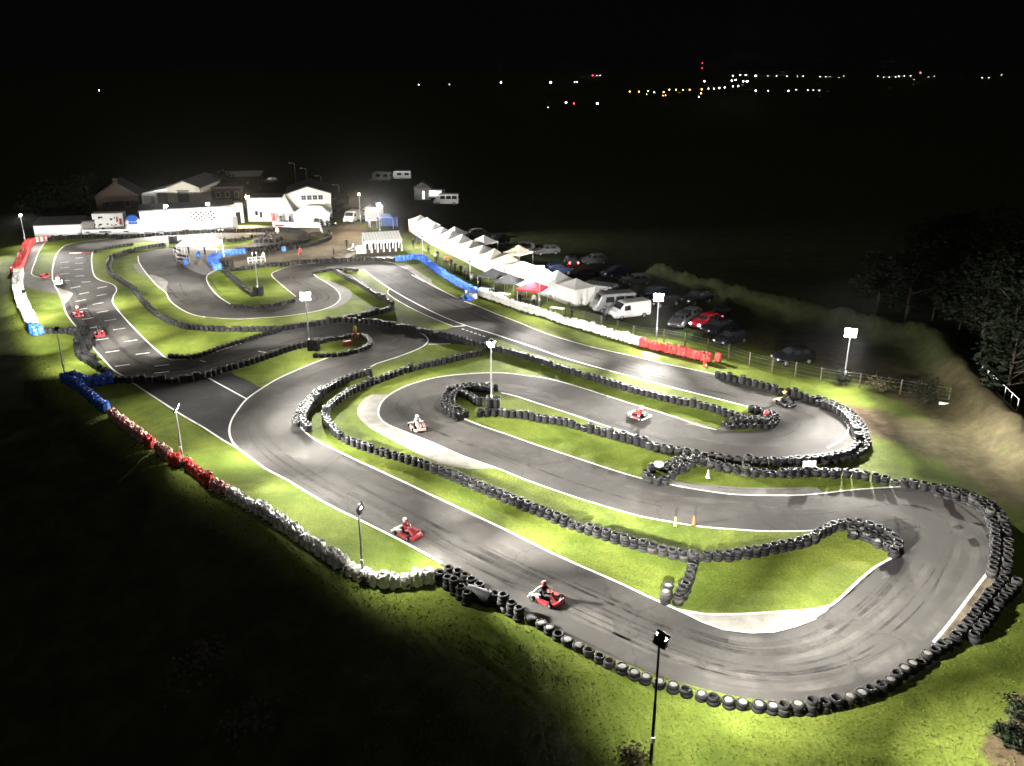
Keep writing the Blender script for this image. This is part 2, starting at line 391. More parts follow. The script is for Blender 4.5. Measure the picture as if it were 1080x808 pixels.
outer = join(L1, W1_IN, L10, LOOP_L, L9, HP_OUT, L7, TY_L, L12, E_OUT)
sheet('track', outer, .012, 'asphalt', 'grey tarmac of the kart circuit with damp patches and rubber marks', 'race track')
island = join(L3, L4, K_LO, rev(K_UP)[:-9] if False else [(890.6,627),(907,611.5),(925.4,597),(941.7,588),(949,581)], ISL_TIP, L5, HP_IN, L6, ISL_TOP, L11, ISL_W)
sheet('infield_grass', island, .022, 'grass', 'mown green infield grass winding between the loops of tarmac', 'grass')
I2 = [(244,393),(258,386),(280.3,378),(302.6,370),(323,364.5),(338,360),(358,356),(375,353),(387,355.5),(391,360.5),(386,366),(376,370.6),(350.8,376.2),(334,381.9),(313.7,390.3),(293.3,399.6),(277,409.2),(262,401.5)]
sheet('grass_island', smooth([W(*p).xy for p in I2], .8, True), .022, 'grass', 'small grass triangle with a tyre loop inside the left bend', 'grass')
old = [(139,402.6),(165,400.6),(190,399),(216,396.5),(244,393),(262,401.5),(277,409.4),(260,421.5),(250,434),(243.9,444.4),(241.8,455.6),(244.9,465.8),(251,473),(235.7,464.6),(215.3,451.4),(190.7,437.1),(167,421.7),(148.6,409.7)]
sheet('old_tarmac', wpts(old, sm=False), .0165, 'old_asphalt', 'darker old tarmac wedge behind the tyre row beside the left bend', 'road')

def conc(name, px, z, m, label):
    sheet(name, smooth([W(*p).xy for p in px], .8, True), z, m, label, 'run-off')
conc('kerb', [(716,643.6),(742,648),(770.8,648.4),(799.3,647.3),(832,645.2),(860,643),(876.3,639),(872,645),(860,652.4),(838,660.8),(815.7,666.4),(791,667.4),(762.6,663.8),(740,655.6)], .027, 'concrete', 'pale concrete kerb apron at the near end of the infield')
conc('run_off', [(409,416.4),(392,416.4),(381.7,423.5),(376.5,432.4),(378.8,441.3),(389,451),(404,459.5),(426.3,471.5),(448.6,482.5),(462,488.5),(478.6,493),(497,494.9),(519.4,494.2),(525,494.2),(487.9,481),(460,468.6),(431.6,457.2),(409,448),(401,441.3),(399.2,434.5),(402,425.6)], .027, 'concrete', 'pale concrete run-off strip outside the left hairpin of the middle loop')
conc('run_off', [(336,293.5),(352,298),(364,302.8),(371,309),(368.5,316.2),(358,323.6),(347,326.5),(340.2,326.5),(352,321.7),(357,317.7),(358.8,312.5),(354,305),(343.2,297.8)], .027, 'pale_asphalt', 'worn grey run-off crescent outside the upper bend')
conc('run_off', [(157,290),(169,292.5),(177,297.5),(175.5,303),(176,309),(171,306),(165.3,301)], .018, 'pale_asphalt', 'worn grey patch at the edge of the upper left bend')
conc('run_off', [(146.5,277.5),(141,279),(144,286),(152,291),(158,294),(154,288)], .027, 'pale_asphalt', 'narrow worn strip beside the upper left bend')
conc('run_off', [(58.5,303.5),(68,306),(75.7,308.5),(76.6,311.5),(69.3,320),(66.4,318),(63,311)], .018, 'concrete', 'pale concrete wedge on the left edge of the start straight')
conc('run_off', [(709,506.2),(731,510.6),(750,511.6),(777.8,513.8),(820,514.6),(850,513.8),(861,514.3),(867.5,518.5),(874,519.9),(846.4,522.2),(820,522.7),(796.4,522.4),(768.6,521.2),(731.4,515.8),(708,511.3)], .016, 'pale_asphalt', 'grey strip beside the grass under the long tyre row')
conc('footpath', [(427,277.5),(437,283.5),(448.2,291.2),(455,295),(456,299),(469,307),(486.9,315.6),(503,322),(500,322.2),(486.9,316.9),(469,308.4),(455,301.5),(448.2,297.2),(437.8,290.2),(428,283.7),(416,278)], .019, 'concrete', 'pale concrete strip along the top of the back straight')
conc('link_road', [(411,304.6),(409,309.5),(420,317.5),(434,325.3),(456,335.5),(478.9,344.8),(471,347.5),(460,348.5),(449,352.5),(451.8,358.7),(450.5,362),(475,362.8),(497,364.5),(512,364.8),(521,360.5),(518.5,356),(540,363.5),(560,371.5),(590,380),(620,387.3),(643,391.4),(614.3,383.6),(586.4,375.2),(564,367.2),(545.7,361),(517.8,351.8),(490,343.2),(464,332.9),(434.3,318.1)], .0265, 'old_asphalt', 'dark tarmac lay-by between the back straight and the tyre row')
ESC = [(37,252.5),(52,253.4),(46.8,256.7),(41.2,265.6),(36.7,276.8),(33.6,286.8),(35,290.3),(40,292.4),(54.8,294),(55.9,298),(60,305.5),(61,310.5),(46.8,307.4),(32.3,304.6),(20,300),(17,292),(22,281),(26.5,267.9),(30,259)]
sheet('escape_road', wpts(ESC, sm=False), .0135, 'pale_asphalt', 'pale tarmac escape road beside the red tyre barrier', 'road')
YARD = [(231.5,284.3),(219,290.2),(205,286),(196,277),(192,268),(205,263),(232,262),(262,264.3),(296,261.3),(317,257.8),(330,255),(342,250),(349,243),(352,238),(366,236),(380,238),(392,248),(400,256),(418,262),(418,270.5),(400,275.4),(378.9,275.1),(349,276.6),(326.9,278),(307.6,280.4),(290,281),(262,281.5)]
sheet('paddock_yard', smooth([W(*p).xy for p in YARD], .8, True), .0145, 'dirt_road', 'gritty brown yard between the pit canopy and the shelter', 'yard')
PIT = [(186,262),(200,260.5),(231,262.5),(226,272),(232,280),(231,284.2),(219,290),(206,287),(195,281),(186,272)]
sheet('pit_apron', smooth([W(*p).xy for p in PIT], .8, True), .0175, 'pale_asphalt', 'pale concrete apron under the pit canopy', 'yard')
sheet('forecourt', smooth([W(*p).xy for p in [(152,246.9),(175,244.9),(219,242),(262,240.4),(285,239.9),(307,240.9),(322,243.8),(330,249),(338,251),(347,243),(350,236.5),(330,236),(290,237.5),(262,238.5),(219,240.5),(175,243),(150,245.5)]], .8, True), .010, 'pale_asphalt', 'pale forecourt in front of the white clubhouse', 'yard')
VERGE = [(1054,583),(1043.9,601.5),(1027.5,623.3),(1003,655.5),(984.6,678.5),(1000,676),(1020,661),(1038,640),(1052,618),(1058,598)]
sheet('dirt_verge', wpts(VERGE, sm=False), .016, 'soil', 'bare dirt sliver between the white line and the right tyre wall', 'verge')
for i, px in enumerate([[(935,725.5),(950,717),(962,706),(985,690),(1006,675),(1018,672),(1000,690),(975,708),(952,722)],
                        [(722,447.5),(735,446),(745,449),(752,453.6),(737,449.5)], [(757,452.5),(768,449),(778,451),(772,455),(760,454.3)],
                        [(676,370.6),(690,371.5),(697,377),(692,379.5),(680,377)]]):
    sheet('bare_patch', smooth([W(*p).xy for p in px], .6, True), .026 if i in (1, 2) else .012, 'pale_asphalt' if i in (0, 2) else 'soil',
          ['pale stony sliver at the foot of the bottom right tyre wall', 'bare soil at the edge of the middle loop',
           'pale bare patch by the end of the tyre loop', 'pale scuffed patch on the back straight verge'][i], 'ground')

# ---- painted lines
ln = MB()
for seg, w in ((L1, .15), (L2, .15), (L3, .14), (L4, .15), (K_LO[:-1], .12), (K_UP, .15), (L5, .13), (L6, .17), (L9, .15), (L10, .13), (L7[:17], .12), (L7[17:], .12), (L11, .13), (L12, .13),
               ([(215.3,396.4),(235,407.3),(259.9,420.9)], .13), ([(451.6,363.4),(475,362.9)], .12),
               ([(891.3,443.9),(895,451.3),(891.3,460.6),(882,468),(872.7,472.6)], .15),
               ([(1054,582),(1043.9,601),(1027.5,622.8),(1003,655.5),(984.6,677.8)], .15),
               ([(411,304.6),(409,309.5),(420,317.5),(434,325.3),(456,335.5),(478.9,344.8)], .10),
               ([(478.9,344.8),(492,343.6)], .25), ([(434,290),(448,297.5)], .2), ([(51.2,254),(46.8,256.7),(41.2,265.6),(36.7,276.8),(33.4,286.8),(34,290),(40,292.4),(54.6,294)], .12),
               ([(211,380.3),(217,382)], .15), ([(272.8,370.8),(280,372)], .15), ([(513,361.5),(518,357)], .15), ([(518,357),(521,359)], .15)):
    strip_verts(ln, wpts(seg, step=.7), w, .031)
ln.build('track_lines', 'line'); tag(bpy.data.objects['track_lines'], 'white painted edge lines of the kart circuit', 'road marking', None, 'structure')
gd = MB()
dash = [(83.5,272.3),(83.5,278),(83,284.2),(84,291.3),(90.8,297.6),(107.7,303.3),(107.3,311.3),(103.4,320.4),(108,329),(116.6,337.8),(125.7,347.3),(138,359.7),(150.5,373.2),(170.8,385.6),(170.8,393),
        (68,276.8),(68.5,282.6),(68.5,289),(69,296.3),(79.6,303.2),(88.6,309.6),(85.2,317.2),(86.3,326.3),(92.6,336.3),(99,345.7),(108,358),(118.6,371),(129,385.7)]
for x, y in dash:
    hw = 4.2 + (y-272)/110*3.4; dy = 1.0 if y > 300 else .3
    strip_verts(gd, [W(x-hw, y+dy).xy, W(x+hw, y-dy).xy], .16, .031)
strip_verts(gd, [W(73, 267.3).xy, W(86, 266.9).xy], .5, .031)
strip_verts(gd, [W(86.2, 266.9).xy, W(96, 266.4).xy], .5, .031, 1)
for k in range(6):
    strip_verts(gd, [W(487+k*4.4, 347+k*1.5).xy, W(489.6+k*4.4, 347.9+k*1.5).xy], .13, .031)
tag(gd.build('grid_markings', ['line', 'red_line']), 'short white grid dashes and red start line on the start straight', 'road marking', None, 'structure')

# ---- rubber and dust marks along the racing line
LAP = [(80,262),(77,290),(85,310),(98,335),(118,362),(145,385),(185,388),(230,377),(290,359),(340,349.5),(390,346),(425,351),(437,358),(420,367.5),(380,379),(330,397),(295,419),(285,445),(300,470),(350,503),(430,545),(520,592),(620,641),(720,684),(800,703),(880,692),(940,655),(985,605),(1000,568),(985,540),(940,533),(860,542),(780,541),(700,530),(620,508),(540,478),(470,452),(437,438),(432,425),(452,412),(500,403),(560,411),(640,437),(720,461),(790,473),(845,467),(868,449),(845,432),(790,418),(720,402),(640,381),(560,355),(500,332),(440,304),(400,285),(350,280.5),(312,287),(308,297),(330,308),(333,317),(290,327),(240,328),(205,316),(188,295),(175,278),(185,267)]
lap = smooth([W(*p).xy for p in LAP], 1.0)
fm = MB(); rnd = random.Random(3)
for k in range(90):
    i0 = rnd.randrange(0, len(lap)-30); n = rnd.randint(12, 40); off = rnd.gauss(0, 1.5); drift = rnd.uniform(-1.0, 1.0)
    seg = []
    for j in range(n):
        i = min(len(lap)-2, i0+j); d = (lap[i+1]-lap[max(i-1, 0)]).normalized()
        seg.append(lap[i]+Vector((-d.y, d.x))*(off+drift*j/n))
    strip_verts(fm, seg, rnd.uniform(.12, .45), .0135+.00004*k, 0, True)
for k in range(26):
    i0 = rnd.randrange(0, len(lap)-40); n = rnd.randint(14, 36); off = rnd.gauss(0, 1.4); seg = []
    for j in range(n):
        i = min(len(lap)-2, i0+j); d = (lap[i+1]-lap[max(i-1, 0)]).normalized()
        seg.append(lap[i]+Vector((-d.y, d.x))*(off+.4*math.sin(j*.2)))
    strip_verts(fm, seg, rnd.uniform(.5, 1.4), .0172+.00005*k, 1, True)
tag(fm.build('rubber_marks', ['rubber_film', 'dust_sheen_film']), 'dark rubber streaks and pale dust along the racing line', 'tyre marks', None, 'structure')
# damp blotches with their own outlines
dm = MB()
def blot(px, z, seed):
    pts = smooth([W(*p).xy for p in px], .5, True)
    pts = [p+Vector((noise.noise((p.x*1.1, p.y*1.1, seed)), noise.noise((p.x*1.1, p.y*1.1, seed+9))))*.32 for p in pts]
    c = sum(pts, Vector((0, 0)))/len(pts)
    vs = [(p.x, p.y, z) for p in pts]+[(c.x, c.y, z)]
    n = len(pts); fs = []
    for i in range(n):
        a, b = pts[i]-c, pts[(i+1) % n]-c
        fs.append((i, (i+1) % n, n) if a.x*b.y-a.y*b.x > 0 else ((i+1) % n, i, n))
    dm.add(vs, fs)
blot([(928,596),(948,583),(953,590),(952,602),(942,609),(932,611)], .0150, 1)
blot([(1003,556),(1010,553),(1018,557),(1010,559)], .0150, 2); blot([(1021,569),(1027,568),(1034,577),(1028,577)], .0150, 3)
blot([(1040,566),(1045,564),(1045,569)], .0150, 4); blot([(993,525),(1003,527),(1010,540),(1016,550),(1006,548),(1000,538)], .0150, 5)
blot([(1024,549),(1036,552),(1042,556),(1030,554)], .0150, 6)
pm = MB()
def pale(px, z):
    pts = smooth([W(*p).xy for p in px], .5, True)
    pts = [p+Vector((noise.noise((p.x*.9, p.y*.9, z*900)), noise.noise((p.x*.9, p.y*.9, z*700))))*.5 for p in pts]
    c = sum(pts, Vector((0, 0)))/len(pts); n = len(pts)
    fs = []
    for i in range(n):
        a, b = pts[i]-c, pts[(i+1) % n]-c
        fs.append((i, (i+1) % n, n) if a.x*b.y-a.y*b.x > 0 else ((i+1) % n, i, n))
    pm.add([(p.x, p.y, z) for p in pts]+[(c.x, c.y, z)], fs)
pale([(985,528),(1015,530),(1040,545),(1050,562),(1048,580),(1035,592),(1020,580),(1005,560),(985,545)], .0142)  # pale film painted in for the wet sheen of the right hairpin
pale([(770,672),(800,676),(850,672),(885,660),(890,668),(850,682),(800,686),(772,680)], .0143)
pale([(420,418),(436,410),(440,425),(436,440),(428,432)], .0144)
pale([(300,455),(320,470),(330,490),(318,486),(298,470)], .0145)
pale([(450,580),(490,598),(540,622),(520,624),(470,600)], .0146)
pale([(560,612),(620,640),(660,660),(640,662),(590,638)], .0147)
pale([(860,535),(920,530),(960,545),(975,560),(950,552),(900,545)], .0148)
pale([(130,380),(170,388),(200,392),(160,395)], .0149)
tag(pm.build('dust_sheen_patches', 'dust_sheen_film'), 'pale dusty patches and painted wet sheen on the tarmac of the bends', 'stain', None, 'structure')
tag(dm.build('damp_patches', 'damp'), 'dark damp blotches on the right hairpin tarmac', 'stain', None, 'structure')

# ------------------------------------------------------------------ ground
BERM = [W(*p).xy for p in [(690,296),(749,312),(790,322),(833,333),(880,342),(941.7,357),(985,367),(999,387),(1015,410),(1035,436),(1062,462),(1100,500)]]
BANK = [W(*p).xy for p in [(-60,270),(8,290),(24,340),(50,385),(78,413),(110,441),(150,471),(180,494),(240,533),(300,570),(340,596),(380,622),(430,640),(500,668),(560,700),(620,745),(660,800),(680,860),(690,990)]]
SOILS = [([W(*p).xy for p in [(900,440),(960,455),(1020,480),(1080,520)]], 4.0), ([W(*p).xy for p in [(960,415),(990,428),(1030,470)]], 3.2),
         ([W(*p).xy for p in [(1065,800),(1085,765),(1100,745)]], 1.4),
         ([W(*p).xy for p in [(430,240),(500,262),(580,290),(640,310)]], 4.5), ([W(*p).xy for p in [(700,322),(800,350),(900,380),(960,395)]], 6)]
def seg_dist(p, line):
    best = 1e9; side = 0
    for a, b in zip(line[:-1], line[1:]):
        ab = b-a; t = max(0, min(1, (p-a).dot(ab)/ab.length_squared)); d = (p-(a+ab*t)).length
        if d < best: best = d; side = ab.x*(p.y-a.y)-ab.y*(p.x-a.x)
    return best, side
MOUND = [(W(205,668).xy, 2.6, .55), (W(262,722).xy, 2.4, .45), (W(60,660).xy, 6, .3)]
def ground_z(x, y):
    p = Vector((x, y)); z = 0
    if x > 5 and y > 30:
        d, _ = seg_dist(p, BERM)
        z += 2.3*math.exp(-(d/1.6)**2)*(1+.35*noise.noise((x*.35, y*.35, 2)))
    d, s = seg_dist(p, BANK)
    if s < 0 and y < 170 and x < 40:
        e = max(0, d-.6); z -= (.24*e+.006*e*e) if e < 14 else 4.54+.40*(min(e, 50)-14)
        for c, r, h in MOUND:
            z += h*math.exp(-((p-c).length/r)**2)
        z += .35*min(1, e/3)*noise.noise((x*.18, y*.18, 5))
    return z
def axis(lo, hi, f0, f1, st):
    a = []; x = f0
    while x <= f1: a.append(x); x += st
    g = st; x = f1
    while x < hi: g *= 1.35; x += g; a.append(min(x, hi))
    g = st; x = f0; b = []
    while x > lo: g *= 1.35; x -= g; b.append(max(x, lo))
    return list(reversed(b))+a
xs = axis(-6000, 6000, -112, 96, .85); ys = axis(-300, 6000, 14, 176, .85)
from mathutils.kdtree import KDTree
kd = KDTree(len(outer))
for i, p in enumerate(outer): kd.insert((p.x, p.y, 0), i)
kd.balance()
vs = []; earth = []; rough = []
for y in ys:
    for x in xs:
        z = 0; e = 0; rf = 0
        if -125 < x < 110 and -5 < y < 190:
            z = ground_z(x, y); p = Vector((x, y))
            if x > 5 and y > 30:
                d, s = seg_dist(p, BERM); e = max(e, math.exp(-(d/1.7)**2)*1.1)
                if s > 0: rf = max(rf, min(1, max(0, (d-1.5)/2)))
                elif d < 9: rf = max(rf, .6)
            for line, r in SOILS:
                d, s = seg_dist(p, line); e = max(e, .85*math.exp(-(d/r)**2))
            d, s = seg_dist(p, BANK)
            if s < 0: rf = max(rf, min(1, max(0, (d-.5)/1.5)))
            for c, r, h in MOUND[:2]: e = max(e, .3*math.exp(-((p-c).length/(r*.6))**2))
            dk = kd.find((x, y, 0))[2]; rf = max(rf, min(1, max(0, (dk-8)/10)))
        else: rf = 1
        vs.append((x, y, z)); earth.append(e); rough.append(rf)
nx = len(xs); fs = [(j*nx+i, j*nx+i+1, (j+1)*nx+i+1, (j+1)*nx+i) for j in range(len(ys)-1) for i in range(nx-1)]
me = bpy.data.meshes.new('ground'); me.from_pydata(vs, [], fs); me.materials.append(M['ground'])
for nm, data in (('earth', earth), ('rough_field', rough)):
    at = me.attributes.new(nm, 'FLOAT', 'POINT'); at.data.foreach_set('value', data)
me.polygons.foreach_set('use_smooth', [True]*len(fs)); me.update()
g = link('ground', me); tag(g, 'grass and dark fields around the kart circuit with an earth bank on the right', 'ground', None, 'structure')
# ------------------------------------------------------------------ tyre barriers
TR, TW = .31, .205
def tyre_mesh(name, m, n=18):
    b = MB()
    prof = [(.19, .02), (.21, .0), (.27, .004), (.298, .03), (.31, .065), (.31, .14), (.298, .175), (.27, .201), (.21, .205), (.19, .185), (.185, .10)]
    b.lathe(prof, n, 0, None, True); return b.mesh(name, m)
tyre_me = [tyre_mesh('tyre', 'tyre'), tyre_mesh('tyre', 'tyre_grey')]
faded_me = tyre_mesh('tyre', 'tyre_faded')
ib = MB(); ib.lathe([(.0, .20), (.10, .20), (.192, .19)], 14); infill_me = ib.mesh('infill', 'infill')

def tyre_stack_proto(n, top_infill=False):
    t = thing('tyre_stack', '', 'tyre stack')
    for k in range(n):
        o = link('tyre', faded_me if random.random() < .09 else tyre_me[random.random() < .35], t, (random.uniform(-.04, .04), random.uniform(-.04, .04), k*TW), (random.uniform(-.03,.03), random.uniform(-.03,.03), random.uniform(0, 6)))
        s_ = random.uniform(.93, 1.04); o.scale = (s_, s_, 1)
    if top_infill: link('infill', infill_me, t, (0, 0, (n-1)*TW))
    return t
def cover_mesh(name, mats, seed, h=.78, r=.34, ragged=.12):
    rn = random.Random(seed); b = MB(); n = 14; rings = []
    prof = [(r*.98, .16), (r*1.02, .34), (r*.98, .52), (r*1.03, h*.86), (r*.93, h)]
    for i, (rr, z) in enumerate(prof):
        ring = []
        for k in range(n):
            a = 2*math.pi*k/n; q = rr*(1+rn.uniform(-.10, .12))
            zz = z + (rn.uniform(-.06, .06) if i else rn.uniform(-.12, .05)) + (rn.uniform(-.02, ragged) if i == len(prof)-1 else 0)
            ring.append((q*math.cos(a), q*math.sin(a), zz))
        rings.append(ring)
    rings.append([(r*.55*math.cos(2*math.pi*k/n), r*.55*math.sin(2*math.pi*k/n), h+rn.uniform(-.06, ragged*1.4)) for k in range(n)])
    rings.append([(rn.uniform(-.05, .05), rn.uniform(-.05, .05), h+rn.uniform(-.05, ragged)) for k in range(n)])
    b.loft(rings, 0, None, False, False); return b.mesh(name, mats)

def sample(px, spacing, z=0.0, off=0.0, start=0.0):
    pts = smooth([W(a, b, z).xy for a, b in px], .15)
    out = []; acc = start
    for i in range(len(pts)-1):
        d = pts[i+1]-pts[i]; L = d.length
        while acc <= L and L > 0:
            q = pts[i]+d*(acc/L); nrm = Vector((-d.y, d.x))/L
            out.append((q+nrm*off, math.atan2(d.y, d.x))); acc += spacing
        acc -= L
    return out

BLACK = []       # (pos, rz, n, infill, label, group)
def wall(px, n, label, group, z=None, spacing=.63, off=0.0, start=0.0, infill=0.0, base_z=0.0, jit=.035):
    z = n*TW*.75 if z is None else z
    for p, a in sample(px, spacing, z, off, start):
        BLACK.append((Vector((p.x+random.uniform(-jit, jit), p.y+random.uniform(-jit, jit), base_z)), random.uniform(0, 6.28), max(1, n+(random.choice((-1, 1)) if n > 2 and random.random() < .10 else 0)), random.random() < infill, label, group))

# bottom edge
W1 = [(463,598.5),(471.2,597),(479.4,599.5),(486,603),(493,607),(499,611),(506,616),(513,620.5),(521,625),(530,629.5),(538,635),(547,640),(556,645.5)]
wall(W1, 4, 'tall black tyre stack starting the bottom wall beside the white stacks', 'tall tyre stacks at the left end of the bottom wall', .8)
wall([(464.5,603.5),(470.5,607),(476.4,611.5),(481.6,616),(487.5,620.4),(495,624.5)], 4, 'tall black tyre stack in the outer row next to the white stacks', 'second row of tall tyre stacks at the bottom wall', .8)
W1b = [(560,650),(570,655),(585,665),(600,673.5),(620,684),(640,694.5),(660,703.5),(680,711.5),(700,718.5),(720,724.5),(740,730.5),(760,735),(780,738.5),(800,741.5),(818,743)]
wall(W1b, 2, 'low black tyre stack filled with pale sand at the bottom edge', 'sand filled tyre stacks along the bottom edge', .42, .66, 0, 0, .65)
W1c = [(826,743.5),(850,743),(875,739.5),(901,733.5),(929.5,722),(954,706),(974,692),(999,676.5),(1015,665)]
wall(W1c, 3, 'black tyre stack on the outside of the bottom right curve', 'tyre stacks round the bottom right curve', .5, .66, 0, 0, .25)
W1d = [(1013,664),(1024,651.5),(1037,634),(1049,620),(1061,608.5)]
for o_, nm in ((0, 'inner'), (.66, 'outer')):
    wall(W1d, 3, 'black tyre stack, %s row of the thick double wall at the lower right' % nm, 'tyre stacks of the thick right wall, %s row' % nm, .5, .66, -o_, random.random()*.3)
W2 = [(884,497),(907,499.5),(937,505),(965,509.5),(985,513),(1003,515.8),(1023,521.5),(1040,528.5),(1051,537.5),(1058,549),(1062,562),(1063.5,577),(1062.5,593),(1060.5,608)]
wall(W2, 3, 'black tyre stack curving round the far right hairpin', 'tyre stacks round the far right hairpin', .42, .64)
wall(W2[4:], 3, 'black tyre stack in the second row round the far right hairpin', 'second row of tyre stacks round the far right hairpin', .42, .64, -.66, .3)
W2L = [(735,481.5),(756,488.5),(775,492.5),(793,495.5),(811,496.2),(830,496.2),(845,495.8),(863,495.4),(884,497)]
wall(W2L, 3, 'black tyre stack in the lower row near the blank white board', 'lower row of tyre stacks under the right hairpin', .5, .64)
W3 = [(757,393),(771,396.8),(785,399.6),(804,404),(819,407.8),(837,412.5),(856,419),(874.6,425.6),(890,434.5),(899.5,445),(904,456),(905,465),(898,473),(885,477.5),(872,480.5),(860,482),(845,483.2),(830,484),(811,484.5),(793,484),(775,482.6),(757,480),(740,477.4),(722,474.3),(704,471.5)]
wall(W3, 3, 'black tyre stack round the outside of the back straight hairpin', 'tyre stacks round the back straight hairpin', .5, .64)
wall(W3[6:16], 2, 'black tyre stack in the second outer row of the back straight hairpin', 'second row round the back straight hairpin', .35, .64, .66, .2)
W4 = [(534,433.8),(549,434.7),(562,437.2),(571,439.2),(581,440.2),(597,443),(603,445),(612,447),(623,450.4),(635,453.2),(646,456.6),(657,459),(668,462.3),(678,464.4),(689,468.6),(704,471.5)]
wall(W4, 3, 'black tyre stack leading right from the lamp block of the middle loop', 'tyre stacks along the middle loop grass strip', .5, .60)
for (x, y) in [(681.3,497.6),(685,502.5),(693,505),(702,504),(709,499),(703.5,490.5),(695,488.5),(687,491.5),(712.8,484.5),(720.3,482.5),(727.7,484.5),(716,487.5),(724,490),(731,486),(713,493),(706,488),(720,492)]:
    p = W(x, y, .5); BLACK.append((Vector((p.x, p.y, 0)), random.random()*6, 3, False, 'black tyre stack in the cluster round the white painted tyre', 'cluster of tyre stacks round the white tyre'))
# middle loop head
HEADL = [(486,443.0),(478,440.5),(471,435.5),(468.8,429),(470.5,422.5),(477,416.3),(486,412.5),(497,411.2),(508,411),(518,412),(525,413.8)]
for o_ in (0, .62):
    wall([(x, y-4) for x, y in HEADL], 3, 'black tyre stack in the curled %s row heading the middle loop' % ('outer' if o_ == 0 else 'inner'), 'curled tyre rows at the head of the middle loop, %s row' % ('outer' if o_ == 0 else 'inner'), .3, .62, -o_)
wall([(484,414.5),(492,416.5),(500,421),(508,426)], 3, 'black tyre stack in the short row leading to the tall lamp block of the middle loop', 'short row towards the lamp block', .3, .62)
def block(px, py, cols, rows, n, label, group, ang=0.0, z0=0):
    c = W(px, py)
    for i in range(cols):
        for j in range(rows):
            x = (i-(cols-1)/2)*.62; y = (j-(rows-1)/2)*.62
            BLACK.append((Vector((c.x+x*math.cos(ang)-y*math.sin(ang), c.y+x*math.sin(ang)+y*math.cos(ang), z0)), random.random()*6, n, False, label, group))
block(520, 433, 2, 2, 6, 'tall black tyre stack of the lamp block in the middle loop', 'tyre block round the middle loop lamp')
block(518, 438.5, 4, 1, 3, 'black tyre stack in front of the lamp block in the middle loop', 'low tyres in front of the middle loop lamp block', .05)
block(331, 369, 2, 2, 6, 'tall black tyre stack of the lamp block by the small tyre island', 'tyre block round the lamp by the small island')
block(273, 311.5, 2, 2, 6, 'tall black tyre stack of the lamp block on the upper grass island', 'tyre block round the upper island lamp')
block(239.5, 281.5, 3, 2, 5, 'tall black tyre stack of the block beside the blue barrier', 'tyre block beside the blue barrier')
block(182.8, 256.5, 2, 2, 6, 'tall black tyre stack of the lone block below the white clubhouse wall', 'lone tyre block below the clubhouse')
# internal wall left to right
W5 = [(505,370.5),(486.3,374.3),(464,379.8),(443.6,383.7),(425,389.2),(406.4,395.8),(388,402.2),(371,409.8),(358.3,418),(347,427),(342.5,435.5),(347,444.5),(356,455),(370.3,463.3),(390.7,470.4),(411,476.6),(435.7,483.8),(460,491.8)]
wall(W5, 3, 'black tyre stack curving round the left of the middle loop', 'tyre stacks curving round the left of the middle loop', .5, .62)
W6 = [(460,491.8),(480,498.6),(499,507),(520,515.6),(548,526.6),(575,537.4),(600,547.6),(625,555.8),(650,563.4),(680,572),(705,579),(736,584.5)]
wall(W6, 3, 'black tyre stack in the long row above the lower straight', 'tyre stacks between the lower straight and the middle loop', .5, .62)
wall(W6, 2, 'paler dusty tyre stack at the foot of the long row', 'dusty tyres at the foot of the long row', .3, .62, -.45, .3)
W6b = [(736,584.5),(762.6,584),(793,580),(815.7,576),(840,571),(860,565)]
wall(W6b, 3, 'black tyre stack in the row above the kerb lawn', 'tyre stacks above the kerb lawn', .45, .62)
TIP = [(860,563.5),(872,557),(884,552.8),(897,551),(912,552.5),(926,556.5),(938,562.5),(946,569),(948,576),(943,581.5)]
for o_, nm in ((0, 'outer'), (.62, 'second'), (1.24, 'third')):
    wall(TIP if o_ == 0 else TIP[3:], 2 if o_ else 3, 'black tyre stack in the %s row at the infield tip by the far right hairpin' % nm, 'tyre stacks at the infield tip, %s row' % nm, .42, .62, -o_, 0, .35 if o_ else 0)
wall([(731.5,585.5),(730,593),(728,601),(725.5,609),(723,617),(718,625.5),(711.5,633)], 3, 'black tyre stack in the short spur running down to the lower track edge', 'spur of tyre stacks to the lower track edge', .5, .66)
for (x, y) in [(704.5,617),(702,623.5)]:
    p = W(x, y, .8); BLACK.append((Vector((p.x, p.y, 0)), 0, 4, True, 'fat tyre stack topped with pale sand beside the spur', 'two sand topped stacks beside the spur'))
# left inner row
W7 = [(389,391.6),(380,393.1),(371.3,396),(361,399.8),(352,404.2),(344.6,408.8),(338.6,413.8),(332.7,420),(326.7,426.5),(321.5,434.5),(319.5,441),(322,447),(326,450.5)]
wall(W7, 3, 'black tyre stack beside the white line at the left end of the infield', 'tyre stacks at the left end of the infield', .45, .62)
wall(W7[5:12], 2, 'white speckled tyre stack in the inner row at the left end of the infield', 'inner tyre row at the left end of the infield', .35, .62, -.6, 0, .5)
# T1
T1 = [(121.5,398.6),(140,398.4),(160,398.2),(180,397.9),(197,396.6),(215,394.2),(235.7,387),(258,381.2),(280.3,373.9),(302.6,366.2),(322,361)]
wall(T1, 3, 'black tyre stack in the row closing off the old tarmac wedge', 'tyre stacks closing off the old tarmac', .5, .62)
LOOP = [(337.8,359),(347,356.3),(360,354.8),(374,351.8),(384,353),(390,358.7),(388,363.6),(376.7,368.2),(360,371.8),(343.4,373.2),(333,373.4)]
wall(LOOP, 2, 'black tyre stack in the closed loop on the small grass island', 'tyre loop on the small grass island', .35, .62)
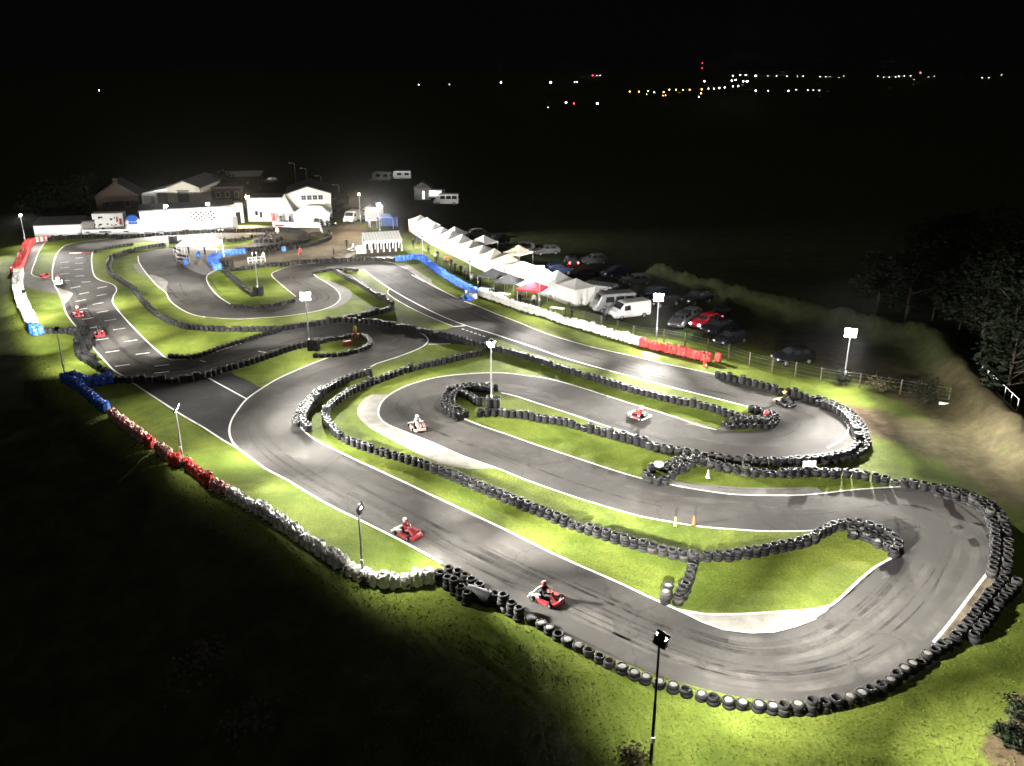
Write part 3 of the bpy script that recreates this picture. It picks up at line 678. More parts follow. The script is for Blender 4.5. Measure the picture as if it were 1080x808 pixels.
# back straight wall
TA = [(364,335.5),(384,336.8),(397,338),(412,340),(425,342.8),(440,345.5),(452.9,348.3),(467.7,351.2),(482.6,354.8),(497.4,359.3),(508.6,362.2),(523.4,366),(536.4,368.9),(558.6,375.2),(577,380.8),(595.7,387.2),(614.3,392.8),(632.9,398.5),(651.4,403.9),(670,409.5),(688.6,414.2),(707,418.8),(725.7,422.6),(740,425.3),(752,428.3),(764,432.5),(776,436.3),(788,440.6)]
wall(TA, 3, 'black tyre stack in the long row below the back straight', 'tyre stacks between the back straight and the middle loop', .5, .62)
TIPR = [(770,449),(779,447.8),(794,448),(806,447.4),(814.5,447),(819.5,440.5),(815.5,435.5),(806,432.2),(795,429)]
for o_, nm in ((0, 'outer'), (.62, 'inner')):
    wall(TIPR, 3 if o_ else 2, 'black tyre stack in the %s row round the inside of the back straight hairpin' % nm, 'tyre rows inside the back straight hairpin, %s row' % nm, .3, .62, -o_ if False else o_)
wall([(788,440.6),(797,441),(806,440)], 3, 'black tyre stack linking the long row to the hairpin loop', 'link to the hairpin loop', .45, .62)
# upper rows
wall([(260,346),(275,345.6),(289.7,345.4),(304.6,343.6),(319.4,341.4),(334.3,339.2),(349,336.8),(364,335)], 3, 'black tyre stack in the row above the middle road on the left', 'tyre stacks above the middle road', .45, .62)
wall([(101+16,271.8),(114.3,279.2),(116.2,286.6),(126.3,294.2),(137.4,301.4),(144.9,309),(150,316),(160,326),(172.7,334),(185.7,339.6),(200,343.4),(226.4,345.4),(245,345.6),(260,346)], 3, 'black tyre stack in the winding row right of the start straight', 'tyre stacks winding right of the start straight', .45, .62)
wall([(180,374),(191,375),(206,374),(220.9,369.5),(235.7,364),(254.3,358.4),(272.9,352.6),(284,350),(296,346.5)], 2, 'black tyre stack in the row at the foot of the start straight grass', 'tyre stacks at the foot of the start straight grass', .35, .62)
wall([(364,334.6),(378.9,331.6),(393.7,328.6),(408.6,325.6),(413.5,320.9),(408.6,315.8),(393.7,307.8),(378.9,298),(364,290.4),(352,283.2)], 3, 'black tyre stack in the diagonal row above the middle road', 'diagonal tyre stacks above the middle road', .45, .62)
wall([(330.5,286.5),(343,284),(355,283),(370,283),(379,284)], 2, 'black tyre stack at the top end of the diagonal row', 'tyre stacks at the top of the diagonal row', .35, .62)
wall([(245.8,282.6),(264.7,280.8),(274.9,279),(297,277.4),(319.4,275.2),(349,273.6),(378.9,272.2),(398,272.4),(417,273.2)], 3, 'black tyre stack in the row between the yard and the upper bend', 'tyre stacks between the yard and the upper bend', .45, .62)
wall([(236,284),(248,294),(259,304),(267,309.5)], 3, 'black tyre stack in the diagonal row on the upper grass island', 'diagonal tyre stacks on the upper island', .45, .62)
wall([(245,321.4),(263.6,322.4),(282,321.4),(300.7,318),(311.9,315)], 2, 'black tyre stack along the foot of the upper grass island', 'tyre stacks at the foot of the upper island', .35, .62)
wall([(101,264),(111.4,261),(126.3,258.4),(140,256.5)], 2, 'black tyre stack at the top of the start straight', 'tyre stacks at the top of the start straight', .35, .62)
wall([(117,272),(126.3,267.6),(139.3,262.8),(157.9,259.2),(176.4,256.4)], 3, 'black tyre stack in the row above the upper left grass', 'tyre stacks above the upper left grass', .45, .62)
wall([(187,255.6),(208,254),(230.3,252.8),(250,252),(264,250)], 3, 'black tyre stack in the row behind the pit canopy', 'tyre stacks behind the pit canopy', .45, .62)
for k, o_ in enumerate((0, .62, 1.24)):
    wall([(263,248.2),(275,247.4),(288,248.2),(292,250.8),(285,252.6),(270,252.6)], 3, 'black tyre stack in the thick knot inside the far hairpin', 'knot of tyres inside the far hairpin', .45, .7, o_ if k < 2 else -.6)
wall([(130,248.9),(152,247.2),(174.6,245.4),(196.9,244.1),(219,242.8),(240,242.2),(262,241.7),(284.6,241.1),(306.9,242.2),(320,245),(325.8,249.4),(322.5,252.8),(312.4,255),(295.7,257.8),(279,260),(262,261.7),(244,262.6)], 3, 'black tyre stack along the outside of the far loop below the clubhouse', 'tyre stacks outside the far loop', .45, .62)
wall([(347,243.8),(348,249.4),(340,252.8),(329,256.1),(318,258.9),(306.9,260.2),(290,262.2),(270,263.6)], 3, 'black tyre stack along the edge of the pit lane by the yard', 'tyre stacks along the pit lane', .45, .62)
wall([(52,251.7),(70,249.6),(98,248.4),(120,248.1),(130,248.9)], 3, 'black tyre stack in the row below the low white shed', 'tyre stacks below the low white shed', .45, .62)
# left edge
wall([(41,347.6),(49,347.6),(62,347.6),(72,347.8),(82.8,350)], 3, 'black tyre stack crossing the left lawn', 'tyre stacks crossing the left lawn', .45, .62)
for o_ in (0, .62, 1.2):
    wall([(73,348.5),(80,350),(83,354),(80.5,360),(81,367),(83.5,373),(93.2,379.5),(103.6,386),(114,391.2),(119,396)][: 10 if o_ == 0 else (7 if o_ < 1 else 5)], 3, 'black tyre stack in the thick curl beside the start straight', 'curl of tyre stacks beside the start straight', .45, .64, o_)

camp = Vector((0, 0, CAM_H))
BLACK.sort(key=lambda s: (s[0]-camp).length)
protos = {}
NEAR = 300
for k, (p, a, n, inf, lab, grp) in enumerate(BLACK[:NEAR]):
    key = (n, inf)
    if key not in protos: protos[key] = [tyre_stack_proto(n, inf) for _ in range(6)]
    pr = random.choice(protos[key])
    if not pr.get('label'):
        pr['label'] = lab; pr['group'] = grp; pr.location = p; pr.rotation_euler = (0, 0, a)
    else:
        q_ = dup(pr, p, a, lab, grp); q_.rotation_euler = (random.gauss(0, .025), random.gauss(0, .025), a)
# the many stacks farther off: one mass
far = MB()
for (p, a, n, inf, lab, grp) in BLACK[NEAR:]:
    T = Matrix.Translation(p) @ Matrix.Rotation(a, 4, 'Z'); prof = []
    nn = 12 if p.y < 90 else 9
    for k in range(n):
        z = k*TW; r = .31*random.uniform(.97, 1.03)
        prof += [(r*.93, z+.012), (r, z+.06), (r, z+.15), (r*.93, z+.195)]
    prof += [(.19, n*TW), (.18, n*TW-.12), (.02, n*TW-.16)]
    far.lathe(prof, nn, 1 if (inf or random.random() < .25) else 0, T)
o = far.build('tyre_stacks', ['tyre', 'tyre_grey']); tag(o, 'mass of black tyre stacks lining the farther bends of the circuit', 'tyre stacks', 'far tyre walls', 'stuff')
print('BLACK', len(BLACK), 'cut distance', (BLACK[NEAR-1][0]-camp).length)

# ---- wrapped stacks (white, red, faded red, blue)
wrap_protos = {}
def wrapped(colour, near):
    key = (colour, near)
    if key in wrap_protos: return wrap_protos[key]
    L = []
    for s in range(4):
        t = thing('wrapped_tyre_stack', '', 'tyre stack')
        link('tyre', tyre_me[0], t, (0, 0, 0)); 
        if near: link('tyre', tyre_me[1], t, (.02, -.02, TW))
        link('plastic_sheet', cover_mesh('plastic_sheet', colour, 11*s+len(colour), .74+.05*s, .335, .15), t)
        L.append(t)
    wrap_protos[key] = L; return L
WRAP = []
def wrapped_wall(px, colour, label, group, z=.5, spacing=.62, off=0, follow=False, near=True, cols=None):
    for p, a in sample(px, spacing, z, off): WRAP.append((p, colour, label, group, near))
wrapped_wall([(245,519.5),(260,529.5),(280.4,540),(300.9,553.5),(321.3,567.5),(341.7,582),(362,594.5),(374,601.5),(383,606.5),(395,609.6),(411.4,612),(433.7,610.5),(447,608),(459,604.5)], 'white_wrap', 'white sheeted tyre stack in the wall left of the lower straight', 'white sheeted stacks left of the lower straight')
wrapped_wall([(156,464),(163,468.5)], 'red_wrap', 'bright red sheeted tyre stack in the upper part of the faded red run', 'bright red stacks in the faded run')
wrapped_wall([(118,435.5),(127,443),(140.5,453.5),(152,461.5)], 'pink_wrap', 'faded pinkish sheeted tyre stack between the blue run and the bright red pair', 'upper faded red stacks on the left edge')
wrapped_wall([(166.5,471.5),(172,475.5),(178,480)], 'pink_wrap', 'faded pale sheeted tyre stack just above the left lamp post', 'pale faded stacks above the lamp post')
wrapped_wall([(182,483.5),(188,487.5)], 'red_wrap', 'red sheeted tyre stack directly beside the foot of the left lamp post', 'red stacks at the foot of the left lamp post')
wrapped_wall([(198,489.5),(206,495),(213.3,500.5),(222,508.5)], 'red_wrap', 'red sheeted tyre stack below the left lamp post', 'red stacks below the left lamp post')
wrapped_wall([(226,511),(232,513.5),(240,518)], 'pink_wrap', 'faded pink sheeted tyre stack where the red run meets the white run', 'faded stacks where red meets white')
wrapped_wall([(67,397.8),(74,401.5),(82.8,406),(93,414.5),(103.4,423.8),(113,431.5)], 'blue_wrap', 'blue sheeted tyre stack running down the left edge', 'blue stacks running down the left edge')
for o_ in (0, .6):
    wrapped_wall([(86,404.5),(93,402.8),(101,401.6),(111.4,400.4),(119.5,398.6)], 'blue_wrap', 'blue sheeted tyre stack in the double run across the left lawn', 'blue stacks across the left lawn', .5, .62, o_, False, False)
wrapped_wall([(67,398),(74,399.2),(80,401.5)], 'blue_wrap', 'blue sheeted tyre stack at the corner of the left lawn', 'blue stacks at the lawn corner', .5, .6, .6, False, False)
for o_ in (0, .6):
    wrapped_wall([(31.5,344.5),(35,348.5),(40,350)], 'blue_wrap', 'blue sheeted tyre stack at the foot of the white run on the far left', 'blue stacks below the far left white run', .5, .6, o_, False, False)
for o_ in (0, .6):
    wrapped_wall([(17,285.5),(15.5,295.7),(17,306.9),(20,318),(24,328),(28.2,336),(31,342.5)], 'white_wrap', 'white sheeted tyre stack on the far left edge', 'white stacks on the far left edge', .5, .62, o_, False, False)
for o_ in (0, .6):
    wrapped_wall([(17.5,283.5),(22.3,277.9),(26.7,266.7),(31,257),(36,252.3)], 'red_wrap', 'red sheeted tyre stack beside the escape road', 'red stacks beside the escape road', .5, .62, o_, False, False)
for i in range(8):
    x = 38.5+i*2.4; y = 252-i*.28
    wrapped_wall([(x, y), (x+1.2, y-.15)], 'white_wrap' if i % 2 == 0 else 'red_wrap', ('white' if i % 2 == 0 else 'red')+' sheeted stack in the red and white chequered run below the low shed', ('white' if i % 2 == 0 else 'red')+' stacks of the chequered run', .5, 1.0, 0, False, False)
wrapped_wall([(418.5,272.3),(428,271.2),(441.5,270.2),(450.3,276.0),(464.6,286.2),(479.4,295.6),(494.3,303.6),(504.5,307.6)], 'blue_wrap', 'blue sheeted tyre stack along the spectator side of the back straight', 'blue stacks along the back straight', .5, .58, 0, False, False)
wrapped_wall([(506.5,308.3),(524,314.2),(540,319.8),(553.7,324.6),(568,328.6),(580,332),(595.7,337.6),(623.6,345.2),(651.4,353.6),(674.5,359.4)], 'white_wrap', 'white sheeted tyre stack along the spectator side of the back straight', 'white stacks along the back straight', .5, .56, 0, False, False)
wrapped_wall([(677.4,360.8),(697.9,366.2),(718.6,370.2),(737,374.8),(752,377.6)], 'red_wrap', 'red sheeted tyre stack along the right end of the back straight', 'red stacks along the back straight', .5, .56, 0, False, False)
wrapped_wall([(757.5,377),(763,378.4)], 'red_wrap', 'red sheeted stack set back behind the end of the red run', 'red stacks set back at the end of the run', .5, .6, 0, False, False)
for o_ in (0, .6):
    wrapped_wall([(231.5,280.6),(229,276.6),(225.5,273.4),(228,270.4),(233,267.8)], 'blue_wrap', 'blue sheeted tyre stack in the bend beside the pit canopy', 'blue stacks beside the pit canopy', .5, .58, o_, False, False)
wrapped_wall([(233,267.8),(239,266.2),(246,265.2),(254,264.4),(260,264)], 'blue_wrap', 'blue sheeted tyre stack in the straight run right of the pit canopy', 'blue stacks right of the pit canopy', .5, .58, 0, False, False)
wrapped_wall([(299,259.2),(301.5,259)], 'blue_wrap', 'single blue sheeted stack on the black pit lane row', 'blue stacks on the pit lane row', .9, .7, 0, False, False)

WRAP.sort(key=lambda q: q[0].length); WNEAR = 280
for p, colour, label, group, near in WRAP[:WNEAR]:
    pr = random.choice(wrapped(colour, near))
    loc = (p.x+random.uniform(-.05, .05), p.y+random.uniform(-.05, .05), ground_z(p.x, p.y)-.02)
    s = random.uniform(.92, 1.1); rz = random.random()*6.28; sc = (s, s, s*random.uniform(.92, 1.1))
    if not pr.get('label'):
        pr['label'] = label; pr['group'] = group; pr.location = loc; pr.rotation_euler = (0, 0, rz); pr.scale = sc
    else: dup(pr, loc, rz, label, group, sc)
wf = MB(); wcol = ['white_wrap', 'red_wrap', 'pink_wrap', 'blue_wrap']; wme = [cover_mesh('plastic_sheet', 'white_wrap', 90+k, .78, .335, .15) for k in range(5)]
for p, colour, label, group, near in WRAP[WNEAR:]:
    m_ = random.choice(wme); T = Matrix.Translation((p.x, p.y, ground_z(p.x, p.y)-.12)) @ Matrix.Rotation(random.random()*6.28, 4, 'Z')
    wf.add([v.co for v in m_.vertices], [tuple(q.vertices) for q in m_.polygons], wcol.index(colour), False, T)
if wf.v: tag(wf.build('wrapped_tyre_stacks', wcol), 'mass of red, white and blue sheeted stacks along the far left edge and pit', 'tyre stacks', 'far sheeted stacks', 'stuff')
print('WRAP', len(WRAP))

# loose tyres and the like
def single(name, label, cat, px, z, builder, rot=(0, 0, 0)):
    p = W(*px); o = builder; o.location = (p.x, p.y, z); o.rotation_euler = rot; return tag(o, label, cat)
b = MB(); b.lathe([(.19,.02),(.21,0),(.30,.004),(.34,.04),(.34,.16),(.30,.2),(.21,.2),(.19,.18),(.185,.1)], 18, 0, None, True)
single('white_tyre', 'white painted tyre lying on top of the tyre cluster', 'tyre', (694.5, 499), 3*TW+.004, b.build('painted_tyre', 'white_plastic'))  # a single tyre painted white
b = MB(); T = Matrix.Rotation(math.pi/2, 4, 'Y')
b.lathe([(.0,-.8),(.40,-.8),(.43,-.74),(.43,.74),(.40,.8),(.0,.8)], 18, 0, T)
single('rubber_drum', 'big black drum lying on the grass by the second row of tall tyres', 'drum', (506, 635), .43, b.build('rubber_drum', 'tyre'), (0, 0, -.55))
pb = thing('kart_tyre_pile', 'small pile of red and black tyres on the far left grass', 'tyre pile', W(45, 292).to_tuple(), .4)
for k, (x, y, z, mm) in enumerate([(0,0,0,'tyre'),(.62,.1,0,'red_plastic'),(.05,.02,.21,'red_plastic'),(.62,.1,.21,'tyre'),(.3,-.5,0,'red_plastic')]):
    if mm == 'red_plastic': mm = 'red_paint'
    bb = MB(); bb.lathe([(.19,.02),(.21,0),(.28,.004),(.32,.04),(.32,.16),(.28,.2),(.21,.2),(.19,.1)], 14, 0, None, True); bb.build('tyre', mm, pb, (x, y, z))
# ------------------------------------------------------------------ lamp posts
LAMP_LIGHTS = []
def lamp_post(base_px, top_py, label, targets, power, heads=1, warm=False, pole_mat='steel', base_z=0.0, lit='lamp_glass', group='floodlight posts round the circuit', size=.62, glare=False, turn=0):
    p = W(*base_px); gz = ground_z(p.x, p.y)
    h = height_at(Vector((p.x, p.y, 0)), top_py)
    t = thing('lamp_post', label, 'lamp post', (p.x, p.y, gz), 0, group)
    H = h-gz
    b = MB(); b.tube([(0, 0, -.1), (0, 0, H*.5)], [.075, .068], 10); b.tube([(0, 0, H*.5), (0, 0, H-.28)], [.056, .052], 10); b.build('pole', pole_mat, t)
    b = MB(); b.box((0, -.11, 1.25), (.16, .10, .26)); b.tube([(.03, -.11, 1.1), (.05, -.12, .5), (.02, -.06, -.05)], .012, 5); b.build('junction_box', 'white_steel', t)
    for k, tp in enumerate(targets):
        q = W(*tp[:2]); d = Vector((q.x-p.x, q.y-p.y, 0)); rz = math.atan2(d.y, d.x)+R(turn); d = Vector((math.cos(rz), math.sin(rz), 0)); elev = R(64) if glare and k == 0 else R(61)
        off = d.normalized()*.16
        Rm = Matrix.Rotation(-elev, 4, 'Y')       # local -Z axis of the head swings towards +X
        for sy_, dz_ in (((-.27, -.02), (.27, -.02), (-.27, .46), (.27, .46)) if glare and k == 0 else ((0, 0),)):  # clustered heads added to widen the glare of one lamp head
            size_, size = size, (.50 if glare and k == 0 else size)
            T = Matrix.Translation((dz_*.3, sy_, dz_)) @ Rm; b = MB()
            b.box((0, 0, .075), (size, size, .10), 0, T)
            for f in range(7): b.box((-size*.42+f*size*.14, 0, .145), (.014, size*.9, .05), 0, T)
            hd = b.build('floodlight', 'dark_steel', t, (off.x, off.y, H), (0, 0, rz))
            g = MB(); g.box((0, 0, .022), (size*.88, size*.88, .008), 0, T); g.build('glass', 'lamp_warm' if warm else lit, hd)
            a = MB(); a.tube([(-.16, sy_*.5, -.30), (-.16, sy_, dz_-.14)], .03, 6); a.box((-.13, sy_, dz_-.15), (.07, size*1.08, .04))
            for sy in (-1, 1): a.box((-.09+dz_*.3, sy_+sy*size*.53, dz_-.07), (.10, .02, .20))
            a.build('bracket', 'white_steel', hd); size = size_
        LAMP_LIGHTS.append((Vector((p.x, p.y, gz+H))+off*1.0, rz, elev, power*(tp[2] if len(tp) > 2 else 1), warm, size, glare and k == 0))
    return t
lamp_post((889.5,405), 353, 'glaring lamp post on the grass right of the back straight hairpin', [(880,520)], 2100, glare=True)
lamp_post((692,358), 315.5, 'glaring lamp post behind the join of the white and red stacks', [(672,430)], 2000, glare=True)
lamp_post((569,326), 285.5, 'glaring lamp post beside the red canopy', [(556,380), (498,303,.8)], 1500, glare=True)  # second head added to brighten the canopy row
lamp_post((518.5,432), 363, 'lamp post rising from the tyre block of the middle loop', [(450,470), (610,452)], 1500, lit='lamp_glass')
lamp_post((327,370), 314.5, 'glaring lamp post rising from the tyre block by the small tyre island', [(330,420), (230,336,.75)], 1700, glare=True)  # second head added to fill the darker left side
lamp_post((273,312), 268.5, 'unlit looking lamp post with a twin head on the upper grass island', [(195,302), (345,292)], 1700)
lamp_post((236.2,271.5), 243.5, 'slim white lamp post behind the blue barrier by the pit canopy', [(205,246)], 1500, pole_mat='white_steel')
lamp_post((401,249.5), 216, 'lamp post with a cold glare in front of the white box trailer', [(392,276), (452,262,1.6)], 1500)  # second head added to light the upper canopies
lamp_post((380.5,234.5), 205, 'warm lit lamp post beside the white van', [(366,250)], 700, warm=True, size=.4)
lamp_post((193.2,488), 431, 'dark headed lamp post among the red stacks on the left edge', [(383,611)], 1900, turn=56)
lamp_post((383.2,611), 537, 'dark headed lamp post at the bend of the white stacks', [(690,722)], 2000, turn=52)
lamp_post((686.5,803), 676, 'nearest dark lamp post in front of the sand filled stacks', [(850,690)], 3200, pole_mat='dark_steel')
lamp_post((68.5,395), 347.5, 'thin pale lamp post beside the blue stack corner', [(140,352)], 1500, pole_mat='white_steel', size=.4)
lamp_post((32,344), 308, 'thin pale lamp post on the far left lawn', [(90,300)], 1200, pole_mat='white_steel', size=.4)
lamp_post((27.5,258.5), 227, 'lamp post at the far left corner behind the red stacks', [(80,275)], 1200, size=.4)
for (x, yb, yt, lab) in [(446,272,250,'thin post by the blue stacks below the white canopies'),(496,299.5,276,'thin grey post among the spectators')]:
    p = W(x, yb); H = height_at(p, yt); t = thing('flag_pole', lab, 'post', p.to_tuple())
    b = MB(); b.tube([(0,0,0),(0,0,H)], .06, 8); b.build('pole', 'steel', t)
    b = MB(); b.box((0,0,H+.08), (.28,.16,.2)); b.build('speaker', 'dark_steel', t)
for i, (x, yb, yt) in enumerate([(312.5,197,172),(324.5,201,177.5),(340,207,185.5),(358.5,214.5,195)]):
    p = W(x, yb); H = height_at(p, yt)
    t = thing('street_lamp', ['distant dim street lamp behind the gable hall, first from the left','distant dim street lamp behind the gable hall, second from the left','distant dim street lamp behind the gable hall, third from the left','dim street lamp just right of the gable hall'][i], 'street lamp', p.to_tuple(), 0, 'dim street lamps behind the clubhouse')
    b = MB(); b.tube([(0,0,0),(0,0,H-.2),(-.25,-.1,H),(-.9,-.3,H+.05)], [.09,.07,.06,.05], 8); b.build('pole', 'steel', t)
    b = MB(); b.box((-1.1,-.36,H+.05),(.5,.26,.12)); b.build('lamp_head', 'white_steel', t)

# ------------------------------------------------------------------ buildings
def frame(pa, pb):
    A, B = W(*pa), W(*pb); d = B-A; return A, d.length, math.atan2(d.y, d.x)
def place(name, label, cat, pa, pb, group=None):
    A, L, a = frame(pa, pb); return thing(name, label, cat, A.to_tuple(), a, group), L
# long white clubhouse
t, L = place('clubhouse', 'long flat white clubhouse wall with a chequered emblem', 'building', (150,246.5), (250,240.3))
b = MB(); b.box((L/2, 4.0, 1.95), (L, 8, 3.9)); b.build('wall', 'white_wall', t)
b = MB(); b.box((L/2, 4.0, 3.98), (L+.3, 8.3, .16)); b.box((L/2, -.12, 3.98), (L+.32, .06, .22)); b.build('roof', 'tin', t)
b = MB(); xs0 = L*.53; q = .37
for i in range(10):
    for j in range(5):
        if (i+j) % 2 == 0: b.box((xs0+i*q*1.15, -.012, 1.75+j*.36), (q*1.13, .03, .35))
b.build('chequered_emblem', 'dark_steel', t)
b = MB(); b.box((L*.985, -.02, 1.05), (.9, .04, 2.1)); b.build('door', 'grey_wall', t)
b = MB(); b.box((L*.5, -.03, .18), (L*.96, .05, .3)); b.build('plinth', 'grey_wall', t)
# annex
t, L = place('annex', 'white flat roofed annex between the long clubhouse and the gable hall', 'building', (262,234), (308,233.5))
b = MB(); b.box((L/2, 3.2, 2.2), (L, 6, 4.4)); b.build('wall', 'white_wall', t)
b = MB(); b.box((L/2, 3.2, 4.48), (L+.3, 6.3, .15)); b.build('roof', 'tin', t)
b = MB(); b.box((L*.2, .17, 1.6), (.5, .05, .8)); b.box((L*.3, .17, 1.3), (.45, .05, 1.1)); b.build('notice', 'dark_steel', t)
# gable hall
def gable_hall(name, label, pa, pb, depth, eave, ridge, wm, rm, cat='building'):
    t, L = place(name, label, cat, pa, pb)
    b = MB()
    prof = [(0, 0), (L, 0), (L, eave), (L/2, ridge), (0, eave)]
    rings = [[(x, 0.0, z) for x, z in prof], [(x, depth, z) for x, z in prof]]
    b.loft(rings[::-1] if False else rings, 0); b.build('wall', wm, t)
    b = MB(); ov = .3
    for s in (0, 1):
        x0, x1 = (-.25, L/2) if s == 0 else (L/2, L+.25)
        z0, z1 = (eave-.1, ridge+.05) if s == 0 else (ridge+.05, eave-.1)
        b.add([(x0,-ov,z0+.06),(x1,-ov,z1+.06),(x1,depth+ov,z1+.06),(x0,depth+ov,z0+.06),(x0,-ov,z0+.2),(x1,-ov,z1+.2),(x1,depth+ov,z1+.2),(x0,depth+ov,z0+.2)],
              [(3,2,1,0),(4,5,6,7),(0,1,5,4),(1,2,6,5),(2,3,7,6),(3,0,4,7)])
    b.build('roof', rm, t); return t, L
t, L = gable_hall('gable_hall', 'white gable fronted hall with a row of four small windows', (303.5,234.5), (350.5,233), 12, 5.2, 6.5, 'cream_wall', 'slate')
for i in range(4):
    x = L*(.40+i*.125); fr = MB(); fr.box((x, -.03, 4.55), (.95, .06, .95)); f = fr.build('window', 'grey_wall', t)
    g_ = MB()
    for sx in (-1, 1):
        for sz in (-1, 1): g_.box((x+sx*.2, -.07, 4.55+sz*.2), (.33, .03, .33))
    g_.build('pane', 'window', f)
b = MB(); b.box((L*.12, -.04, 1.1), (1.1, .06, 2.2)); b.build('door', 'grey_wall', t)
# barn with lean-to
t, L = gable_hall('barn', 'beige barn with a big door and lean-to behind the clubhouse', (179.5,224), (213.5,224), 14, 4.9, 6.2, 'cream_wall', 'tin')
b = MB(); b.box((L*.48, -.04, 3.2), (L*.34, .08, 2.4)); dr = b.build('door', 'grey_wall', t)
b = MB(); b.box((L*.48, -.1, 4.42), (L*.40, .06, .14)); b.build('lintel', 'slate', dr)
b = MB(); w = L*.92; b.add([(-w,.3,0),(-.02,.3,0),(-.02,12,0),(-w,12,0),(-w,.3,3.6),(-.02,.3,4.9),(-.02,12,4.9),(-w,12,3.6)], [(3,2,1,0),(4,5,6,7),(0,1,5,4),(1,2,6,5),(2,3,7,6),(3,0,4,7)]); b.build('lean_to', 'white_wall', t)
b = MB(); b.box((-w*.68, .25, 2.2), (w*.36, .08, 2.2)); b.box((-w*.2, .25, 2.4), (w*.34, .08, 2.9)); b.build('lean_to_door', 'grey_wall', t)
# dark cottage
t, L = gable_hall('cottage', 'dark unlit stone cottage with a chimney left of the barn', (104,229), (149,227), 9, 3.8, 6.4, 'brick', 'slate')
b = MB(); b.box((L*.5, 1.0, 6.7), (.9, .9, 1.3)); b.build('chimney', 'brick', t)
for x in (.25, .72):
    b = MB(); b.box((L*x, -.03, 2.4), (1.0, .06, 1.2)); f = b.build('window', 'grey_wall', t); b = MB(); b.box((L*x, -.07, 2.4), (.8, .03, 1.0)); b.build('pane', 'window', f)
# low shed left
t, L = place('shed', 'low white fronted shed with a dark flat roof on the far left', 'shed', (37,249.5), (86,247.6))
b = MB(); b.box((L/2, 2.5, .9), (L, 5, 1.8)); b.build('wall', 'white_wall', t)
b = MB(); b.add([(-.2,-.15,1.84),(L+.2,-.15,1.84),(L+.2,5.2,2.5),(-.2,5.2,2.5),(-.2,-.15,1.95),(L+.2,-.15,1.95),(L+.2,5.2,2.61),(-.2,5.2,2.61)], [(3,2,1,0),(4,5,6,7),(0,1,5,4),(1,2,6,5),(2,3,7,6),(3,0,4,7)]); b.build('roof', 'slate', t)
t, L = place('shed', 'dark roofed store between the low shed and the banner trailer', 'shed', (87,246.6), (100,246))
b = MB(); b.box((L/2, 3, 1.0), (L, 5, 2.0)); b.build('wall', 'grey_wall', t); b = MB(); b.box((L/2, 3, 2.1), (L+.2, 5.4, .2)); b.build('roof', 'slate', t)
# banner trailer
t, L = place('banner_trailer', 'white trailer stage covered with dark and red graphics', 'trailer', (99.5,244.5), (132,243.5))
b = MB(); b.box((L/2, 1.2, 1.75), (L, 2.4, 2.7)); b.box((L/2, 1.2, 3.16), (L+.1, 2.5, .1)); b.build('body', 'white_paint', t)
g_ = MB(); rn = random.Random(5)
for i in range(16):
    g_.box((rn.uniform(.25, L-.3), -.012, rn.uniform(.9, 2.6)), (rn.uniform(.15, .5), .015, rn.uniform(.08, .35)))
g_.build('dark_graphics', 'dark_steel', t)
g_ = MB(); g_.box((L*.90, -.02, 1.7), (.45, .02, 1.1)); g_.box((L*.80, -.02, 2.2), (.3, .02, .8)); g_.build('red_graphics', 'red_paint', t)
for x in (.3, .7):
    b = MB(); b.lathe([(0,-.12),(.3,-.12),(.36,-.06),(.36,.06),(.3,.12),(0,.12)], 14, 0, Matrix.Translation((L*x, .1, .36)) @ Matrix.Rotation(math.pi/2, 4, 'X')); b.build('wheel', 'tyre', t)
# advertising boards below
t, L = place('advert_board', 'low white advertising board below the banner trailer', 'board', (87,248.2), (149,247))
b = MB(); b.box((L/2, 0, .5), (L, .06, .95)); b.build('board', 'white_plastic', t)
g_ = MB()
for x in (.10, .33, .37, .41, .47, .75): g_.box((L*x, -.04, .55), (.5+rn.random()*.4, .02, .22))
g_.build('dark_graphics', 'dark_steel', t)
g_ = MB()
for i in range(8): g_.box((L*(i+.5)/8, .06, .45), (.06, .06, .9))
g_.build('post', 'steel', t)
# inflatable arch
p = W(142, 246.5); t = thing('inflatable_arch', 'small blue and white inflatable arch beside the clubhouse', 'arch', p.to_tuple())
b = MB(); pts = [(-1.1,0,0),(-1.1,0,1.6)]+[(-1.1*math.cos(k*math.pi/10), 0, 1.6+1.5*math.sin(k*math.pi/10)) for k in range(1, 10)]+[(1.1,0,1.6),(1.1,0,0)]
b.tube(pts, .28, 10); b.build('tube', 'white_plastic', t)
b = MB(); b.tube(pts[3:10], .31, 10); b.build('blue_sleeve', 'blue_plastic', t)
b = MB(); b.prism([(-.8,1.5),(.8,1.5),(.7,2.3),(.35,2.75),(-.35,2.75),(-.7,2.3)], -.05, .05, 0, Matrix.Rotation(math.pi/2, 4, 'X')); b.build('banner', 'blue_plastic', t)
g_ = MB()
for i in range(5): g_.box((-.5+i*.25, -.07, 2.1), (.14, .02, .16))
g_.build('white_lettering', 'white_plastic', t)
p = W(143, 246.9); t = thing('podium', 'low white podium under the blue inflatable arch', 'podium', (p.x, p.y, 0))
b = MB(); b.box((0,0,.25),(1.0,.6,.5)); b.box((-.95,0,.18),(.85,.6,.36)); b.box((.95,0,.12),(.85,.6,.24)); b.build('steps', 'white_plastic', t)
b = MB(); b.box((0,.25,1.0),(2.4,.05,1.4)); b.build('backboard', 'white_plastic', t)
